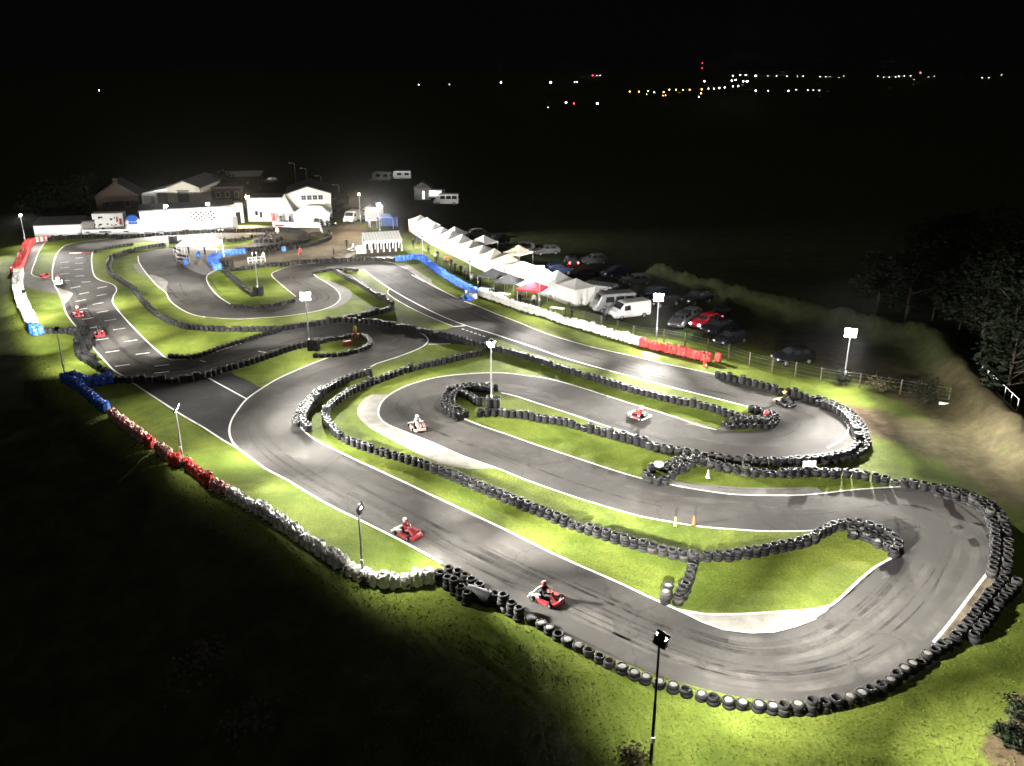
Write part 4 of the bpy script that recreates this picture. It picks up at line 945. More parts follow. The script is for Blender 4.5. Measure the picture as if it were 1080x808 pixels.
# unlit roofs farther back
t, L = place('long_shed', 'long low shed with a pale roof edge far behind the clubhouse', 'shed', (235,200), (275,199))
b = MB(); b.box((L/2, 5, 1.5), (L, 10, 3)); b.build('wall', 'brick', t); b = MB(); b.box((L/2, 5, 3.1), (L+.4, 10.6, .22)); b.build('roof', 'cream_wall', t)
t, L = place('outbuilding', 'dark red brick outbuilding behind the clubhouse roof', 'building', (214,219), (258,218))
b = MB(); b.box((L/2, 4, 2), (L, 8, 4)); b.build('wall', 'brick', t); b = MB(); b.box((L/2, 4, 4.1), (L+.4, 8.4, .2)); b.build('roof', 'slate', t)
for i in range(3):
    b = MB(); b.box((L*(.4+.22*i), -.03, 2.6), (.9, .06, 1.2)); f = b.build('window', 'cream_wall', t); b = MB(); b.box((L*(.4+.22*i), -.07, 2.6), (.7, .03, 1.0)); b.build('pane', 'window', f)
t, L = place('roof_block', 'low grey lean-to roof right of the long clubhouse', 'building', (251,238), (262,237))
t['label'] = 'narrow recessed entrance bay between clubhouse and annex'; t['category'] = 'entrance'; t.name = 'entrance_bay'
b = MB(); b.box((L/2, 4, 1.9), (L*.96, 3, 3.8)); b.build('wall', 'white_wall', t); b = MB(); b.box((L*.4, 2.46, 1.05), (1.0, .06, 2.1)); b.build('door', 'dark_steel', t)
t, L = place('hut', 'dark hut with a bright open front far behind the canopies', 'hut', (437,211), (455,211))
b = MB(); b.box((L/2, 2, 1.3), (L, 4, 2.6)); b.build('wall', 'grey_wall', t); b = MB(); b.prism([(-.3,2.6),(L+.3,2.6),(L/2,4.0)], -4.3, .3, 0, Matrix.Rotation(math.pi/2, 4, 'X')); b.build('roof', 'slate', t)
b = MB(); b.box((L*.55, -.03, 1.1), (.4, .05, 1.7)); b.build('lit_doorway', 'lit_panel', t)
p = W(461, 212); t = thing('light_trailer', 'brightly lit white trailer beside the dark hut', 'trailer', p.to_tuple(), -.25)
b = MB(); b.box((0,0,1.7),(3.2,2,1.6)); b.build('body', 'white_paint', t)
b = MB(); b.box((0,-1.02,1.8),(2.6,.03,1.0)); b.build('lit_hatch', 'lit_panel', t)
b = MB(); b.box((0,-1.5,2.6),(3.0,1.0,.06)); b.build('awning', 'white_plastic', t)
for s in (-.8,.8):
    b = MB(); b.lathe([(0,-.12),(.3,-.12),(.36,0),(.3,.12),(0,.12)], 12, 0, Matrix.Translation((s,-.9,.36)) @ Matrix.Rotation(math.pi/2,4,'X')); b.build('wheel', 'tyre', t)
b = MB(); b.box((0,0,.75),(3.0,1.8,.3)); b.build('chassis', 'dark_steel', t)

# ------------------------------------------------------------------ canopies
def canopy(name, label, loc, rz, w, d, eave, peak, cm, group=None, walls=(), legs=True, hip=0.0, valance=.22, wm=None, cat='canopy'):
    t = thing(name, label, cat, loc, rz, group); e = .06
    b = MB(); n = 9
    # sagging fabric roof: eave ring -> ridge
    rings = []
    outl = [(-w/2,-d/2),(w/2,-d/2),(w/2,d/2),(-w/2,d/2)]
    per = []
    for i in range(4):
        a, c = outl[i], outl[(i+1) % 4]
        for k in range(6): per.append((a[0]+(c[0]-a[0])*k/6, a[1]+(c[1]-a[1])*k/6))
    for s in (0, .25, .5, .75, 1.0):
        ring = []
        for (x, y) in per:
            tx = max(-hip, min(hip, x)); px_, py_ = x+(tx-x)*s, y*(1-s)
            ring.append((px_, py_, eave+(peak-eave)*(s**1.25)))
        rings.append(ring)
    rings.insert(0, [(x, y, eave-valance) for x, y in per])
    b.loft(rings, 0, None, False, False); b.build('roof', cm, t)
    if legs:
        for sx in (-1, 1):
            for sy in (-1, 1):
                l = MB(); l.tube([(sx*(w/2-e), sy*(d/2-e), 0), (sx*(w/2-e), sy*(d/2-e), eave)], .028, 6); l.build('leg', 'white_steel' if cm != 'black_canvas' else 'steel', t)
    for side in walls:
        l = MB()
        n = 8; ring = []
        for k in range(n+1):
            u = -.5+k/n; wob = .03*math.sin(k*2.3+len(label)+side)
            if side == 0: q = (u*w*.985, -d/2+.02+wob)
            elif side == 1: q = (w/2-.02+wob, u*d*.985)
            elif side == 2: q = (u*w*.985, d/2-.02+wob)
            else: q = (-w/2+.02+wob, u*d*.985)
            ring.append(q)
        vs = [(x, y, .05) for x, y in ring]+[(x, y, eave-.02) for x, y in ring]
        l.add(vs, [(k, k+1, n+2+k, n+1+k) for k in range(n)]); l.build('side_wall', wm or cm, t)
    return t
# row of white canopies
line = [W(*p).xy for p in [(431,244),(451,256),(480,271),(517,290),(551,303.5),(582,316),(606,325)]]
pts = smooth(line, .2)
tot = sum((b_-a_).length for a_, b_ in zip(pts[:-1], pts[1:]))
N = 14; words = ['topmost','second from the top','third from the top','fourth from the top','fifth from the top','sixth from the top','seventh from the top','eighth from the top','ninth, behind black canopies','tenth, right above the red canopy','eleventh, left of the glaring lamp','twelfth, right of the glaring lamp','thirteenth, last but one','nearest and lowest']
acc = 0; targets_ = [tot*(i+.5)/N for i in range(N)]; k = 0
for a_, b_ in zip(pts[:-1], pts[1:]):
    L = (b_-a_).length
    while k < N and targets_[k] <= acc+L:
        q = a_+(b_-a_)*((targets_[k]-acc)/L); d = (b_-a_).normalized(); ang = math.atan2(d.y, d.x)
        w = tot/N*.97; nrm = Vector((-d.y, d.x)); c = q+nrm*1.75
        wl = [0, 2]+([3] if k in (0, 3, 6) else [])+([1] if k == N-1 else [])
        canopy('white_canopy', 'white pop-up canopy with closed sides, '+words[k]+' of the long row', (c.x, c.y, 0), ang, w, 3.5, 2.15+.12*math.sin(k*2.1), 3.15+.2*math.sin(k*1.7), 'canvas' if k not in (8, 9) else 'cream_canvas', 'white canopies in the long row', wl)
        k += 1
    acc += L
# a few canopies of the second row behind
for i, (x, y, mm, lab) in enumerate([(500,271,'canvas','white canopy showing behind the upper middle of the long row'),(536,283,'cream_canvas','beige peaked canopy standing behind the long row'),(470,261,'canvas','white canopy showing behind the third of the long row')]):
    p = W(x, y); q = p.xy
    canopy('white_canopy', lab, (q.x+1.5, q.y+1.5, 0), R(-40), 3.2, 3.2, 2.15, 3.2, mm, 'canopies behind the long row', (0,))
for i, (x, y, lab) in enumerate([(519.5,305.5,'black pop-up canopy at the left of the pair below the white row'),(537,312,'black pop-up canopy next to the red canopy')]):
    p = W(x, y); canopy('black_canopy', lab, p.to_tuple(), R(-28), 3.0, 3.0, 2.1, 2.95, 'black_canvas', 'black canopies', ())
p = W(561.5, 320.5); canopy('red_canopy', 'red pop-up canopy beside the glaring lamp post', p.to_tuple(), R(-25), 3.0, 3.0, 2.1, 3.1, 'red_canvas', None, ())
for (x, y, lab, mm, cat) in [(513,309.5,'white trestle table under the left black canopy','white_plastic','table'),(531,315.5,'white trestle table under the right black canopy','white_plastic','table'),(558,321.5,'grey table under the red canopy','steel','table'),(588,331,'pale folding table on the grass below the white row','white_plastic','table')]:
    p = W(x, y); t = thing('folding_table', lab, cat, p.to_tuple(), R(-28))
    b = MB(); b.box((0,0,.73),(1.8,.75,.04)); b.build('tabletop', mm, t)
    for sx in (-.8,.8):
        for sy in (-.3,.3):
            b = MB(); b.tube([(sx,sy,0),(sx*.95,sy,.72)], .018, 5); b.build('leg', 'steel', t)
# pit canopy
p = W(212, 270); canopy('pit_canopy', 'large white hipped canopy over the pit apron', p.to_tuple(), R(2), 6.2, 3.4, 2.1, 3.2, 'canvas', None, (), True, 1.7)
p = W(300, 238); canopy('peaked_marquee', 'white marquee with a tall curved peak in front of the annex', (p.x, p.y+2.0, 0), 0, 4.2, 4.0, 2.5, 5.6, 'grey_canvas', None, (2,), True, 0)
p = W(329, 238.5); canopy('wide_marquee', 'wide glaring white marquee in front of the gable hall', (p.x, p.y+1.8, 0), R(2), 6.6, 3.8, 2.5, 3.5, 'canvas', None, (0, 2), True, 1.6)
p = W(408.5, 240); canopy('blue_canopy', 'dark blue canopy beside the white box trailer', p.to_tuple(), R(-10), 3.2, 2.6, 2.0, 2.6, 'blue_canvas', None, (2,), True, .5)
# banner, fence boards near marquee
t, L = place('advert_board', 'white barrier board with a red panel in front of the peaked marquee', 'board', (288,239.5), (338,240.5))
b = MB(); b.box((L/2,0,.5),(L,.05,.9)); b.build('board', 'white_plastic', t); b = MB(); b.box((1.3,-.035,.35),(1.9,.02,.4)); b.build('red_panel', 'red_paint', t)
b = MB(); b.box((L*.5,.05,.45),(.05,.05,.9)); b.box((L*.1,.05,.45),(.05,.05,.9)); b.box((L*.9,.05,.45),(.05,.05,.9)); b.build('post', 'steel', t)
p = W(289, 236.5); t = thing('banner', 'upright red banner at the left of the peaked marquee', 'banner', (p.x,p.y,0)); b = MB(); b.box((0,0,1.4),(.7,.03,1.5)); b.build('cloth', 'red_canvas', t); b = MB(); b.tube([(-.37,0,0),(-.37,0,2.3)], .025, 6); b.build('pole', 'steel', t)
t, L = place('feather_banner', 'white leaning banner panel at the pit lane corner', 'banner', (337.5,243.5), (340.5,247))
b = MB(); b.add([(0,0,.1),(L,0,.1),(L,.05,.4),(0,.05,1.3),(0,.06,.1),(L,.06,.1),(L,.11,.4),(0,.11,1.3)], [(3,2,1,0),(4,5,6,7),(0,1,5,4),(1,2,6,5),(2,3,7,6),(3,0,4,7)]); b.build('cloth', 'white_plastic', t)
b = MB(); b.tube([(0,.08,0),(0,.08,2.5)], .03, 6); b.build('pole', 'steel', t)
# open shelter
t, L = place('open_shelter', 'long open shelter with a pale ribbed roof on seven arched legs', 'shelter', (385,267), (424.5,264.5))
b = MB(); b.add([(0,-.1,1.75),(L,-.1,1.75),(L,2.6,2.75),(0,2.6,2.75),(0,-.1,1.83),(L,-.1,1.83),(L,2.6,2.83),(0,2.6,2.83)], [(3,2,1,0),(4,5,6,7),(0,1,5,4),(1,2,6,5),(2,3,7,6),(3,0,4,7)]); rf = b.build('roof', 'white_plastic', t)
b = MB()
for i in range(13): x = L*i/12; b.add([(x-.03,-.12,1.84),(x+.03,-.12,1.84),(x+.03,2.62,2.85),(x-.03,2.62,2.85),(x-.03,-.12,1.89),(x+.03,-.12,1.89),(x+.03,2.62,2.9),(x-.03,2.62,2.9)], [(3,2,1,0),(4,5,6,7),(0,1,5,4),(1,2,6,5),(2,3,7,6),(3,0,4,7)])
b.build('ribs', 'steel', rf)
for i in range(7):
    x = .1+(L-.2)*i/6; b = MB(); b.box((x,0,.86),(.22,.12,1.72),0,None,.6); b.box((x,2.45,1.2),(.14,.12,2.4)); b.build('leg', 'white_steel', t)
for i in range(6):
    x = .1+(L-.2)*(i+.5)/6; w = (L-.2)/12
    b = MB(); b.tube([(x-w*math.cos(k*math.pi/8),-.02,1.2+.42*math.sin(k*math.pi/8)) for k in range(9)], .06, 6); b.box((x,0,1.68),(2*w,.08,.10)); b.build('arch', 'white_steel', t)
b = MB(); b.box((L/2,2.55,1.0),(L,.05,1.9)); b.build('back_panel', 'dark_steel', t)
p = W(380.5,267.5); t = thing('crate', 'pale crate at the left end of the open shelter', 'crate', p.to_tuple(), .05); b = MB(); b.box((0,.4,.5),(1.4,.9,1.0)); b.build('box', 'white_plastic', t); b = MB(); b.box((0,.4,1.03),(1.45,.95,.06)); b.build('lid', 'white_steel', t)
p = W(411.5,250); t = thing('lookout_table', 'small dark timber picnic table behind the open shelter', 'table', p.to_tuple()); b = MB(); b.box((0,0,.75),(1.5,.8,.06)); b.build('tabletop','wood',t)
for s in (-1,1):
    b = MB(); b.box((0,s*.65,.45),(1.5,.25,.05)); b.build('bench','wood',t); b = MB(); b.tube([(s*.55,-.65,0),(s*.5,-.3,.74)], .04, 6); b.tube([(s*.55,.65,0),(s*.5,.3,.74)], .04, 6); b.build('leg','wood',t)
# white box trailer
p = W(393, 235.5); t = thing('box_trailer', 'white box trailer beside the cold glaring lamp', 'trailer', p.to_tuple(), -.12)
b = MB(); b.box((0,1.5,1.75),(2.6,3.6,2.5)); b.build('body','white_paint',t); b = MB(); b.box((0,-.32,1.75),(2.3,.03,2.2)); b.build('tail_door','silver_paint',t)
for s in (-1,1):
    b = MB(); b.lathe([(0,-.12),(.32,-.12),(.38,0),(.32,.12),(0,.12)],14,0,Matrix.Translation((s*1.15,1.6,.38)) @ Matrix.Rotation(math.pi/2,4,'Y')); b.build('wheel','tyre',t)
b = MB(); b.box((0,1.5,.48),(2.4,3.4,.1)); b.build('chassis','dark_steel',t)
for (x,y,lab) in [(387,234.5,'blue barrel left of the white box trailer'),(405.5,233,'blue barrel right of the white box trailer'),(196,279,'pale blue barrel at the foot of the pit rack'),(209.5,271,'blue barrel under the pit canopy')]:
    p = W(x,y); o = MB().lathe([(0,0),(.28,0),(.30,.05),(.29,.3),(.31,.33),(.29,.36),(.29,.6),(.31,.63),(.29,.66),(.28,.9),(0,.9)],14).build('barrel','blue_plastic',None,p.to_tuple()); tag(o,lab,'barrel',None)
# pit racks with tyres
for i,(x,y,lab) in enumerate([(188,270,'metal rack of spare tyres at the upper left of the pit canopy'),(193.5,277,'metal rack of spare tyres at the lower left of the pit canopy')]):
    p = W(x,y); t = thing('tyre_rack', lab, 'rack', p.to_tuple(), R(-50+20*i))
    b = MB()
    for sx in (-1.2,1.2):
        for sy in (-.25,.25): b.tube([(sx,sy,0),(sx,sy,1.5)], .03, 5)
    for z in (.3,.9,1.45): b.tube([(-1.2,-.25,z),(1.2,-.25,z)], .025, 5); b.tube([(-1.2,.25,z),(1.2,.25,z)], .025, 5)
    b.build('frame','steel',t)
    for z in (.45,1.05):
        for k_ in range(6):
            b = MB(); b.lathe([(.08,-.09),(.14,-.1),(.16,-.04),(.16,.04),(.14,.1),(.08,.09)],12,0,Matrix.Translation((-1.0+k_*.4,0,z)) @ Matrix.Rotation(math.pi/2,4,'Y'),True); b.build('tyre','tyre',t)
# ------------------------------------------------------------------ vehicles (front towards +X)
def wheel(t, x, y, r, w=.2):
    o = MB(); T = Matrix.Translation((x, y, r)) @ Matrix.Rotation(math.pi/2, 4, 'X')
    o.lathe([(r*.62,-w*.4),(r*.66,-w*.5),(r*.94,-w*.5),(r,-w*.32),(r,w*.32),(r*.94,w*.5),(r*.66,w*.5),(r*.62,w*.4)], 18, 0, T, True)
    ty = o.build('wheel', 'tyre', t)
    o = MB(); o.lathe([(0,-w*.38),(r*.2,-w*.42),(r*.63,-w*.36),(r*.63,w*.36),(r*.2,w*.42),(0,w*.38)], 12, 0, T); o.build('rim', 'silver_paint', ty)
def body_ring(x, zl, zb, zt, hw, ht):
    e = .06
    return [(x,-hw+.08,zl),(x,-hw,zl+.15),(x,-hw,zb),(x,-ht-.02,zt-e),(x,-ht+.08,zt),(x,ht-.08,zt),(x,ht+.02,zt-e),(x,hw,zb),(x,hw,zl+.15),(x,hw-.08,zl)]
def vehicle(name, label, px, heading, paint, kind='car', group=None, cat=None, lights='off', tail='off'):
    p = W(*px) if not isinstance(px, Vector) else px
    t = thing(name, label, cat or kind, (p.x, p.y, ground_z(p.x, p.y)), heading, group)
    if kind == 'van':
        st = [(-2.5,.45,1.1,1.9,.92,.84),(-2.42,.35,1.1,2.08,.97,.88),(.75,.33,1.1,2.1,.97,.88),(1.15,.33,1.1,2.02,.97,.86),(1.75,.33,1.12,1.32,.97,.86),(2.35,.35,.92,1.05,.94,.82),(2.52,.42,.72,.82,.84,.7)]
        hl, wb, r = 2.5, 1.55, .34
        side = [(-1.9,-.2,1.2,1.75)] if False else []
        ws = ((1.19,1.98,.80),(1.72,1.36,.82)); dw = [(.35,1.25,1.2,1.78)]
        rear = (-2.5, 1.25, 1.8, .7)
    elif kind == 'minibus':
        st = [(-2.6,.45,1.1,2.2,.94,.88),(-2.5,.35,1.1,2.38,.99,.92),(1.3,.33,1.1,2.4,.99,.92),(1.75,.33,1.1,2.25,.99,.9),(2.2,.33,1.1,1.45,.98,.88),(2.6,.4,.9,1.05,.92,.8),(2.72,.45,.7,.8,.82,.7)]
        hl, wb, r = 2.6, 1.7, .35
        ws = ((1.8,2.2,.82),(2.17,1.5,.84)); dw = [(-2.3,-1.2,1.35,2.05),(-1.05,.05,1.35,2.05),(.2,1.3,1.35,2.05)]
        rear = (-2.6,1.35,2.0,.7)
    elif kind == 'caravan':
        st = [(-2.4,.5,1.1,2.2,1.0,.98),(-2.25,.42,1.1,2.5,1.06,1.03),(1.7,.42,1.1,2.5,1.06,1.03),(2.2,.45,1.1,2.2,1.04,1.0),(2.4,.55,1.0,1.5,1.0,.95)]
        hl, wb, r = 2.4, .1, .33
        ws = ((2.225,2.1,.8),(2.385,1.6,.8)); dw = [(-1.9,-.7,1.35,2.0),(.1,1.2,1.35,2.0)]
        rear = (-2.4,1.4,2.0,.7)
    else:
        up = .22 if kind == 'suv' else 0
        st = [(-2.1,.38+up*.6,.8,.92+up,.78,.64),(-2.0,.28+up*.6,.92+up*.6,1.1+up,.86,.66),(-1.45,.24+up*.6,.95+up*.7,1.42+up,.88,.60),(-.2,.22+up*.6,.94+up*.7,1.47+up,.88,.60),(.35,.22+up*.6,.94+up*.7,1.38+up,.88,.62),(1.0,.22+up*.6,.93+up*.7,1.0+up*.8,.88,.72),(1.85,.26+up*.6,.78+up*.6,.84+up*.7,.84,.68),(2.1,.36+up*.6,.6+up*.5,.66+up*.6,.74,.6)]
        hl, wb, r = 2.05, 1.28, .31+up*.15
        ws = ((.42,1.34+up,.60),(.95,1.03+up*.85,.70)); dw = [(-1.35,-.45,1.0+up*.75,1.33+up),(-.35,.45,1.0+up*.75,1.33+up)]
        rear = (-1.98, 1.02+up*.8, 1.06+up, .5)
    b = MB(); b.loft([body_ring(*s) for s in st], 0, None, False); b.build('body', paint, t)
    def half(x, z):
        for s0, s1 in zip(st[:-1], st[1:]):
            if s0[0] <= x <= s1[0]:
                u = (x-s0[0])/(s1[0]-s0[0]); q = [a_+(c_-a_)*u for a_, c_ in zip(s0, s1)]
                if z <= q[2]: return q[4]
                v = min(1, (z-q[2])/max(.01, q[3]-.06-q[2])); return q[4]+(q[5]+.02-q[4])*v
        return st[0][4]
    b = MB()
    for x0, x1, z0, z1 in dw:
        for s in (-1, 1):
            e = .012
            vs = [(x0,s*(half(x0,z0)+e),z0),(x1,s*(half(x1,z0)+e),z0),(x1-.08,s*(half(x1-.08,z1)+e),z1),(x0+.04,s*(half(x0+.04,z1)+e),z1)]
            b.add(vs, [(0,1,2,3) if s < 0 else (3,2,1,0)])
    b.build('side_window', 'window', t)
    (xa, za, ha), (xb, zb_, hb) = ws; n = Vector((za-zb_, 0, xb-xa)).normalized()*.012
    b = MB(); b.add([(xb+n.x,-hb,zb_+n.z),(xb+n.x,hb,zb_+n.z),(xa+n.x,ha,za+n.z),(xa+n.x,-ha,za+n.z)], [(0,1,2,3)]); b.build('windscreen', 'window', t)
    xr, z0, z1, hw = rear
    if kind in ('car','suv'):
        a_, c_ = st[1], st[2]; b = MB(); b.add([(a_[0]-.02,-.55,a_[3]+.02),(c_[0]-.03,-.5,c_[3]-.04),(c_[0]-.03,.5,c_[3]-.04),(a_[0]-.02,.55,a_[3]+.02)], [(0,3,2,1)])
    else: b = MB(); b.box((xr-.012,0,(z0+z1)/2),(.02,2*hw,z1-z0))
    b.build('rear_window', 'window', t)
    for sx in ((-wb, wb) if kind != 'caravan' else (wb,)):
        for sy in (-1, 1): wheel(t, sx, sy*(st[2][4]-.08), r)
    fx = st[-1][0]; fz = (st[-1][1]+st[-1][3])/2+.06
    if kind != 'caravan':
        for s in (-1, 1):
            b = MB(); b.box((fx-.02, s*st[-1][4]*.78, fz+.04),(.12,.26,.15)); b.build('headlight', 'headlight_on' if lights == 'on' else 'head_off', t)
        b = MB(); b.box((fx,0,fz-.08),(.06,.7,.14)); b.box((fx-.02,0,fz-.25),(.12,1.3,.12)); b.build('grille','dark_steel',t)
    else:
        b = MB(); b.tube([(2.4,-.5,.5),(3.4,0,.5)],.04,6); b.tube([(2.4,.5,.5),(3.4,0,.5)],.04,6); b.build('drawbar','steel',t)
    for s in (-1, 1):
        b = MB(); b.box((st[0][0]-.02, s*st[0][4]*.82, (st[0][1]+st[0][2])/2+.12),(.06,.18,.24)); b.build('tail_light', 'tail_on' if tail == 'on' else 'tail_off', t)
    return t
D = R
vehicle('van', 'white delivery van facing the camera at the edge of the yard', (371.5,234), D(-100), 'white_paint', 'van')
vehicle('van', 'white panel van parked beside the glaring lamp behind the white stacks', (663,335), D(205), 'white_paint', 'van')
vehicle('minibus', 'pale camper van with side windows parked behind the white panel van', (646,328), D(195), 'silver_paint', 'minibus', None, 'van')
vehicle('caravan', 'pale rounded caravan parked next to the last white canopy', (630,319), D(150), 'silver_paint', 'caravan')
vehicle('minibus', 'pale minibus with dark windows parked far behind near the bright trailer', (471,216), D(180), 'white_paint', 'minibus', None, 'minibus')
vehicle('caravan', 'dim caravan parked far behind the yard, left one', (403,191.5), D(170), 'silver_paint', 'caravan')
vehicle('caravan', 'dim caravan parked far behind the yard, right one', (424,190), D(185), 'silver_paint', 'caravan')
vehicle('parked_car', 'dark red car with its headlights on facing the circuit', (744,344), D(222), 'red_paint', 'car', None, 'car', 'on')
vehicle('parked_car', 'silver car parked left of the car with lit headlights', (726,338), D(235), 'dim_paint', 'car', None, 'car')
vehicle('parked_car', 'small white car whose front shows left of the silver car', (717,343), D(240), 'dim_paint', 'car', None, 'car')
vehicle('parked_car', 'dark car with glowing red tail lights behind the red car', (761,335), D(60), 'black_paint', 'car', None, 'car', 'off', 'on')
vehicle('parked_car', 'black car with pale headlamps parked below the lit car', (757,350), D(215), 'black_paint', 'car', None, 'car')
vehicle('parked_car', 'black car parked nearest the end of the red stacks', (770,362), D(220), 'black_paint', 'car', None, 'car')
vehicle('parked_car', 'lone black estate car parked by the thin fence', (836,383), D(195), 'black_paint', 'suv', None, 'car')
vehicle('parked_car', 'dark car with bright red tail lights behind the long row of canopies', (603,279), D(95), 'black_paint', 'car', None, 'car', 'off', 'on')
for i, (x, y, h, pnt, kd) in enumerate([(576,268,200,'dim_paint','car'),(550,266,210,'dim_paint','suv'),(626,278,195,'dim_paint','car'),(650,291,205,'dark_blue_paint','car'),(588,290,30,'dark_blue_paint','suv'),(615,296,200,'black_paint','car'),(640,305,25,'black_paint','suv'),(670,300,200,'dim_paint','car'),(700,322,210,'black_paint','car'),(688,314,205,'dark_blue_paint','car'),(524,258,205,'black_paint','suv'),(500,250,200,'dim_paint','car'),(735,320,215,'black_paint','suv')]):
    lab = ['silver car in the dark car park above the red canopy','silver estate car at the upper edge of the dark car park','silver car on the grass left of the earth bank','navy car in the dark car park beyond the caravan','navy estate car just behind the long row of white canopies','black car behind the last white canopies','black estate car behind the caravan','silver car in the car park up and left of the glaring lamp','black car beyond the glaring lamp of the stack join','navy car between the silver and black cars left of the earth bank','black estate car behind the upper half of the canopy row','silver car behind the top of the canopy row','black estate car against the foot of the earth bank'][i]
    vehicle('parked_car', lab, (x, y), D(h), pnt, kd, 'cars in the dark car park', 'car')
vehicle('parked_car', 'dark car parked at the right end of the gable hall', (347,237.5), D(-60), 'black_paint', 'car', None, 'car')
vehicle('parked_car', 'black car in the shade under the wide marquee edge', (336,238), D(-80), 'black_paint', 'suv', None, 'car')
vehicle('parked_car', 'small pale car far behind the clubhouse roof', (285,193), D(200), 'silver_paint', 'car', None, 'car')
vehicle('parked_car', 'silver car half hidden left of the white box trailer', (385,228), D(190), 'silver_paint', 'car', None, 'car')

# ------------------------------------------------------------------ people
def person_mesh(pose):
    """one continuous skinned body; materials by region: 0 skin 1 top 2 trousers 3 shoes"""
    if pose == 'sit':
        J = {'pelvis':(0,0,.20),'spine':(-.10,0,.45),'chest':(-.16,0,.62),'neck':(-.15,0,.74),'head':(-.12,0,.86),'crown':(-.12,0,.96),
             'lh':(.02,.10,.18),'lk':(.36,.15,.34),'la':(.70,.13,.12),'lt':(.80,.13,.20),'rh':(.02,-.10,.18),'rk':(.36,-.15,.34),'ra':(.70,-.13,.12),'rt':(.80,-.13,.20),
             'ls':(-.15,.18,.66),'le':(.05,.24,.50),'lw':(.25,.12,.52),'lf':(.31,.09,.53),'rs':(-.15,-.18,.66),'re':(.05,-.24,.50),'rw':(.25,-.12,.52),'rf':(.31,-.09,.53)}
    else:
        s = .16 if pose == 'walk' else .02
        a = .16 if pose == 'walk' else .03
        J = {'pelvis':(0,0,.94),'spine':(0,0,1.12),'chest':(0,0,1.33),'neck':(0,0,1.50),'head':(.02,0,1.62),'crown':(.01,0,1.71),
             'lh':(0,.09,.90),'lk':(s*.7+.02,.10,.50),'la':(s,.10,.08),'lt':(s+.16,.11,.035),'rh':(0,-.09,.90),'rk':(-s*.3+.02,-.10,.50),'ra':(-s*1.3,-.10,.09),'rt':(-s*1.3+.16,-.11,.035),
             'ls':(0,.19,1.42),'le':(-a*.6,.25,1.14),'lw':(-a+.06,.26,.90),'lf':(-a+.08,.26,.80),'rs':(0,-.19,1.42),'re':(a*.6,-.25,1.14),'rw':(a+.08,-.26,.90),'rf':(a+.10,-.26,.80)}
        if pose == 'lean': J.update({'lw':(.26,.16,1.12),'le':(.03,.25,1.13),'lf':(.34,.13,1.15),'rw':(.26,-.16,1.12),'re':(.03,-.25,1.13),'rf':(.34,-.13,1.15)})
    rad = {'pelvis':.135,'spine':.125,'chest':.145,'neck':.055,'head':.098,'crown':.075,'lh':.10,'lk':.065,'la':.045,'lt':.04,'ls':.065,'le':.048,'lw':.036,'lf':.036}
    names = list(J); idx = {n: i for i, n in enumerate(names)}
    E = [('pelvis','spine'),('spine','chest'),('chest','neck'),('neck','head'),('head','crown')]
    for s in 'lr': E += [('pelvis',s+'h'),(s+'h',s+'k'),(s+'k',s+'a'),(s+'a',s+'t'),('chest',s+'s'),(s+'s',s+'e'),(s+'e',s+'w'),(s+'w',s+'f')]
    me = bpy.data.meshes.new('body'); me.from_pydata([J[n] for n in names], [(idx[a_], idx[b_]) for a_, b_ in E], [])
    o = bpy.data.objects.new('body', me); COL.objects.link(o)
    sk = o.modifiers.new('skin', 'SKIN'); sb = o.modifiers.new('sub', 'SUBSURF'); sb.levels = 1
    lay = me.skin_vertices[0].data if me.skin_vertices else None
    if lay is None: me.skin_vertices.new(); lay = me.skin_vertices[0].data
    for n, i in idx.items():
        r = rad.get(n) or rad['l'+n[1:]]
        lay[i].radius = (r, r*1.0); lay[i].use_root = (n == 'pelvis')
    dg = bpy.context.evaluated_depsgraph_get(); dg.update()
    m2 = bpy.data.meshes.new_from_object(o.evaluated_get(dg)); bpy.data.objects.remove(o); bpy.data.meshes.remove(me)
    m2.name = 'person_body'; m2.materials.clear()
    for k in ('skin','cloth_black','cloth_navy','dark_steel'): m2.materials.append(M[k])
    neck, wl, wr = Vector(J['neck']), Vector(J['lw']), Vector(J['rw']); pel = Vector(J['pelvis'])
    for p in m2.polygons:
        c = p.center; p.use_smooth = True
        if c.z > neck.z+.02: mi = 0
        elif min((c-Vector(J['lf'])).length, (c-Vector(J['rf'])).length) < .085: mi = 0
        elif min((c-Vector(J['lt'])).length, (c-Vector(J['rt'])).length) < .13: mi = 3
        elif pose != 'sit' and c.z < 1.0 and abs(c.y) < .21: mi = 2
        elif pose == 'sit' and c.x > .06 and c.z < .42: mi = 2
        else: mi = 1
        p.material_index = mi
    return m2, Vector(J['head'])
POSE = {k: person_mesh(k) for k in ('stand', 'walk', 'lean', 'sit')}
def person(label, loc, rz, top, bottom, pose='stand', helmet=None, hair='hair', group=None, scale=1.0):
    me, hd = POSE[pose]
    b = link('person', me, None, loc, (0, 0, rz)); b.scale = (scale,)*3
    tag(b, label, 'person', group)
    for i, mm in enumerate(('skin', top, bottom, 'dark_steel')):
        b.material_slots[i].link = 'OBJECT'; b.material_slots[i].material = M[mm]
    h = MB()
    if helmet:
        T = Matrix.Translation(hd+Vector((0, 0, .03)))
        h.lathe([(0,-.14),(.10,-.13),(.145,-.04),(.15,.03),(.13,.10),(.07,.145),(0,.155)], 12, 0, T); h.build('helmet', helmet, b)
        v = MB(); v.box((hd.x+.125, 0, hd.z+.03), (.05,.17,.07)); v.build('visor', 'window', b)
    else:
        T = Matrix.Translation(hd+Vector((-.012, 0, .035)))
        h.lathe([(.105,-.02),(.112,.03),(.09,.08),(.05,.105),(0,.112)], 10, 0, T); h.build('hair', hair, b)
    return b
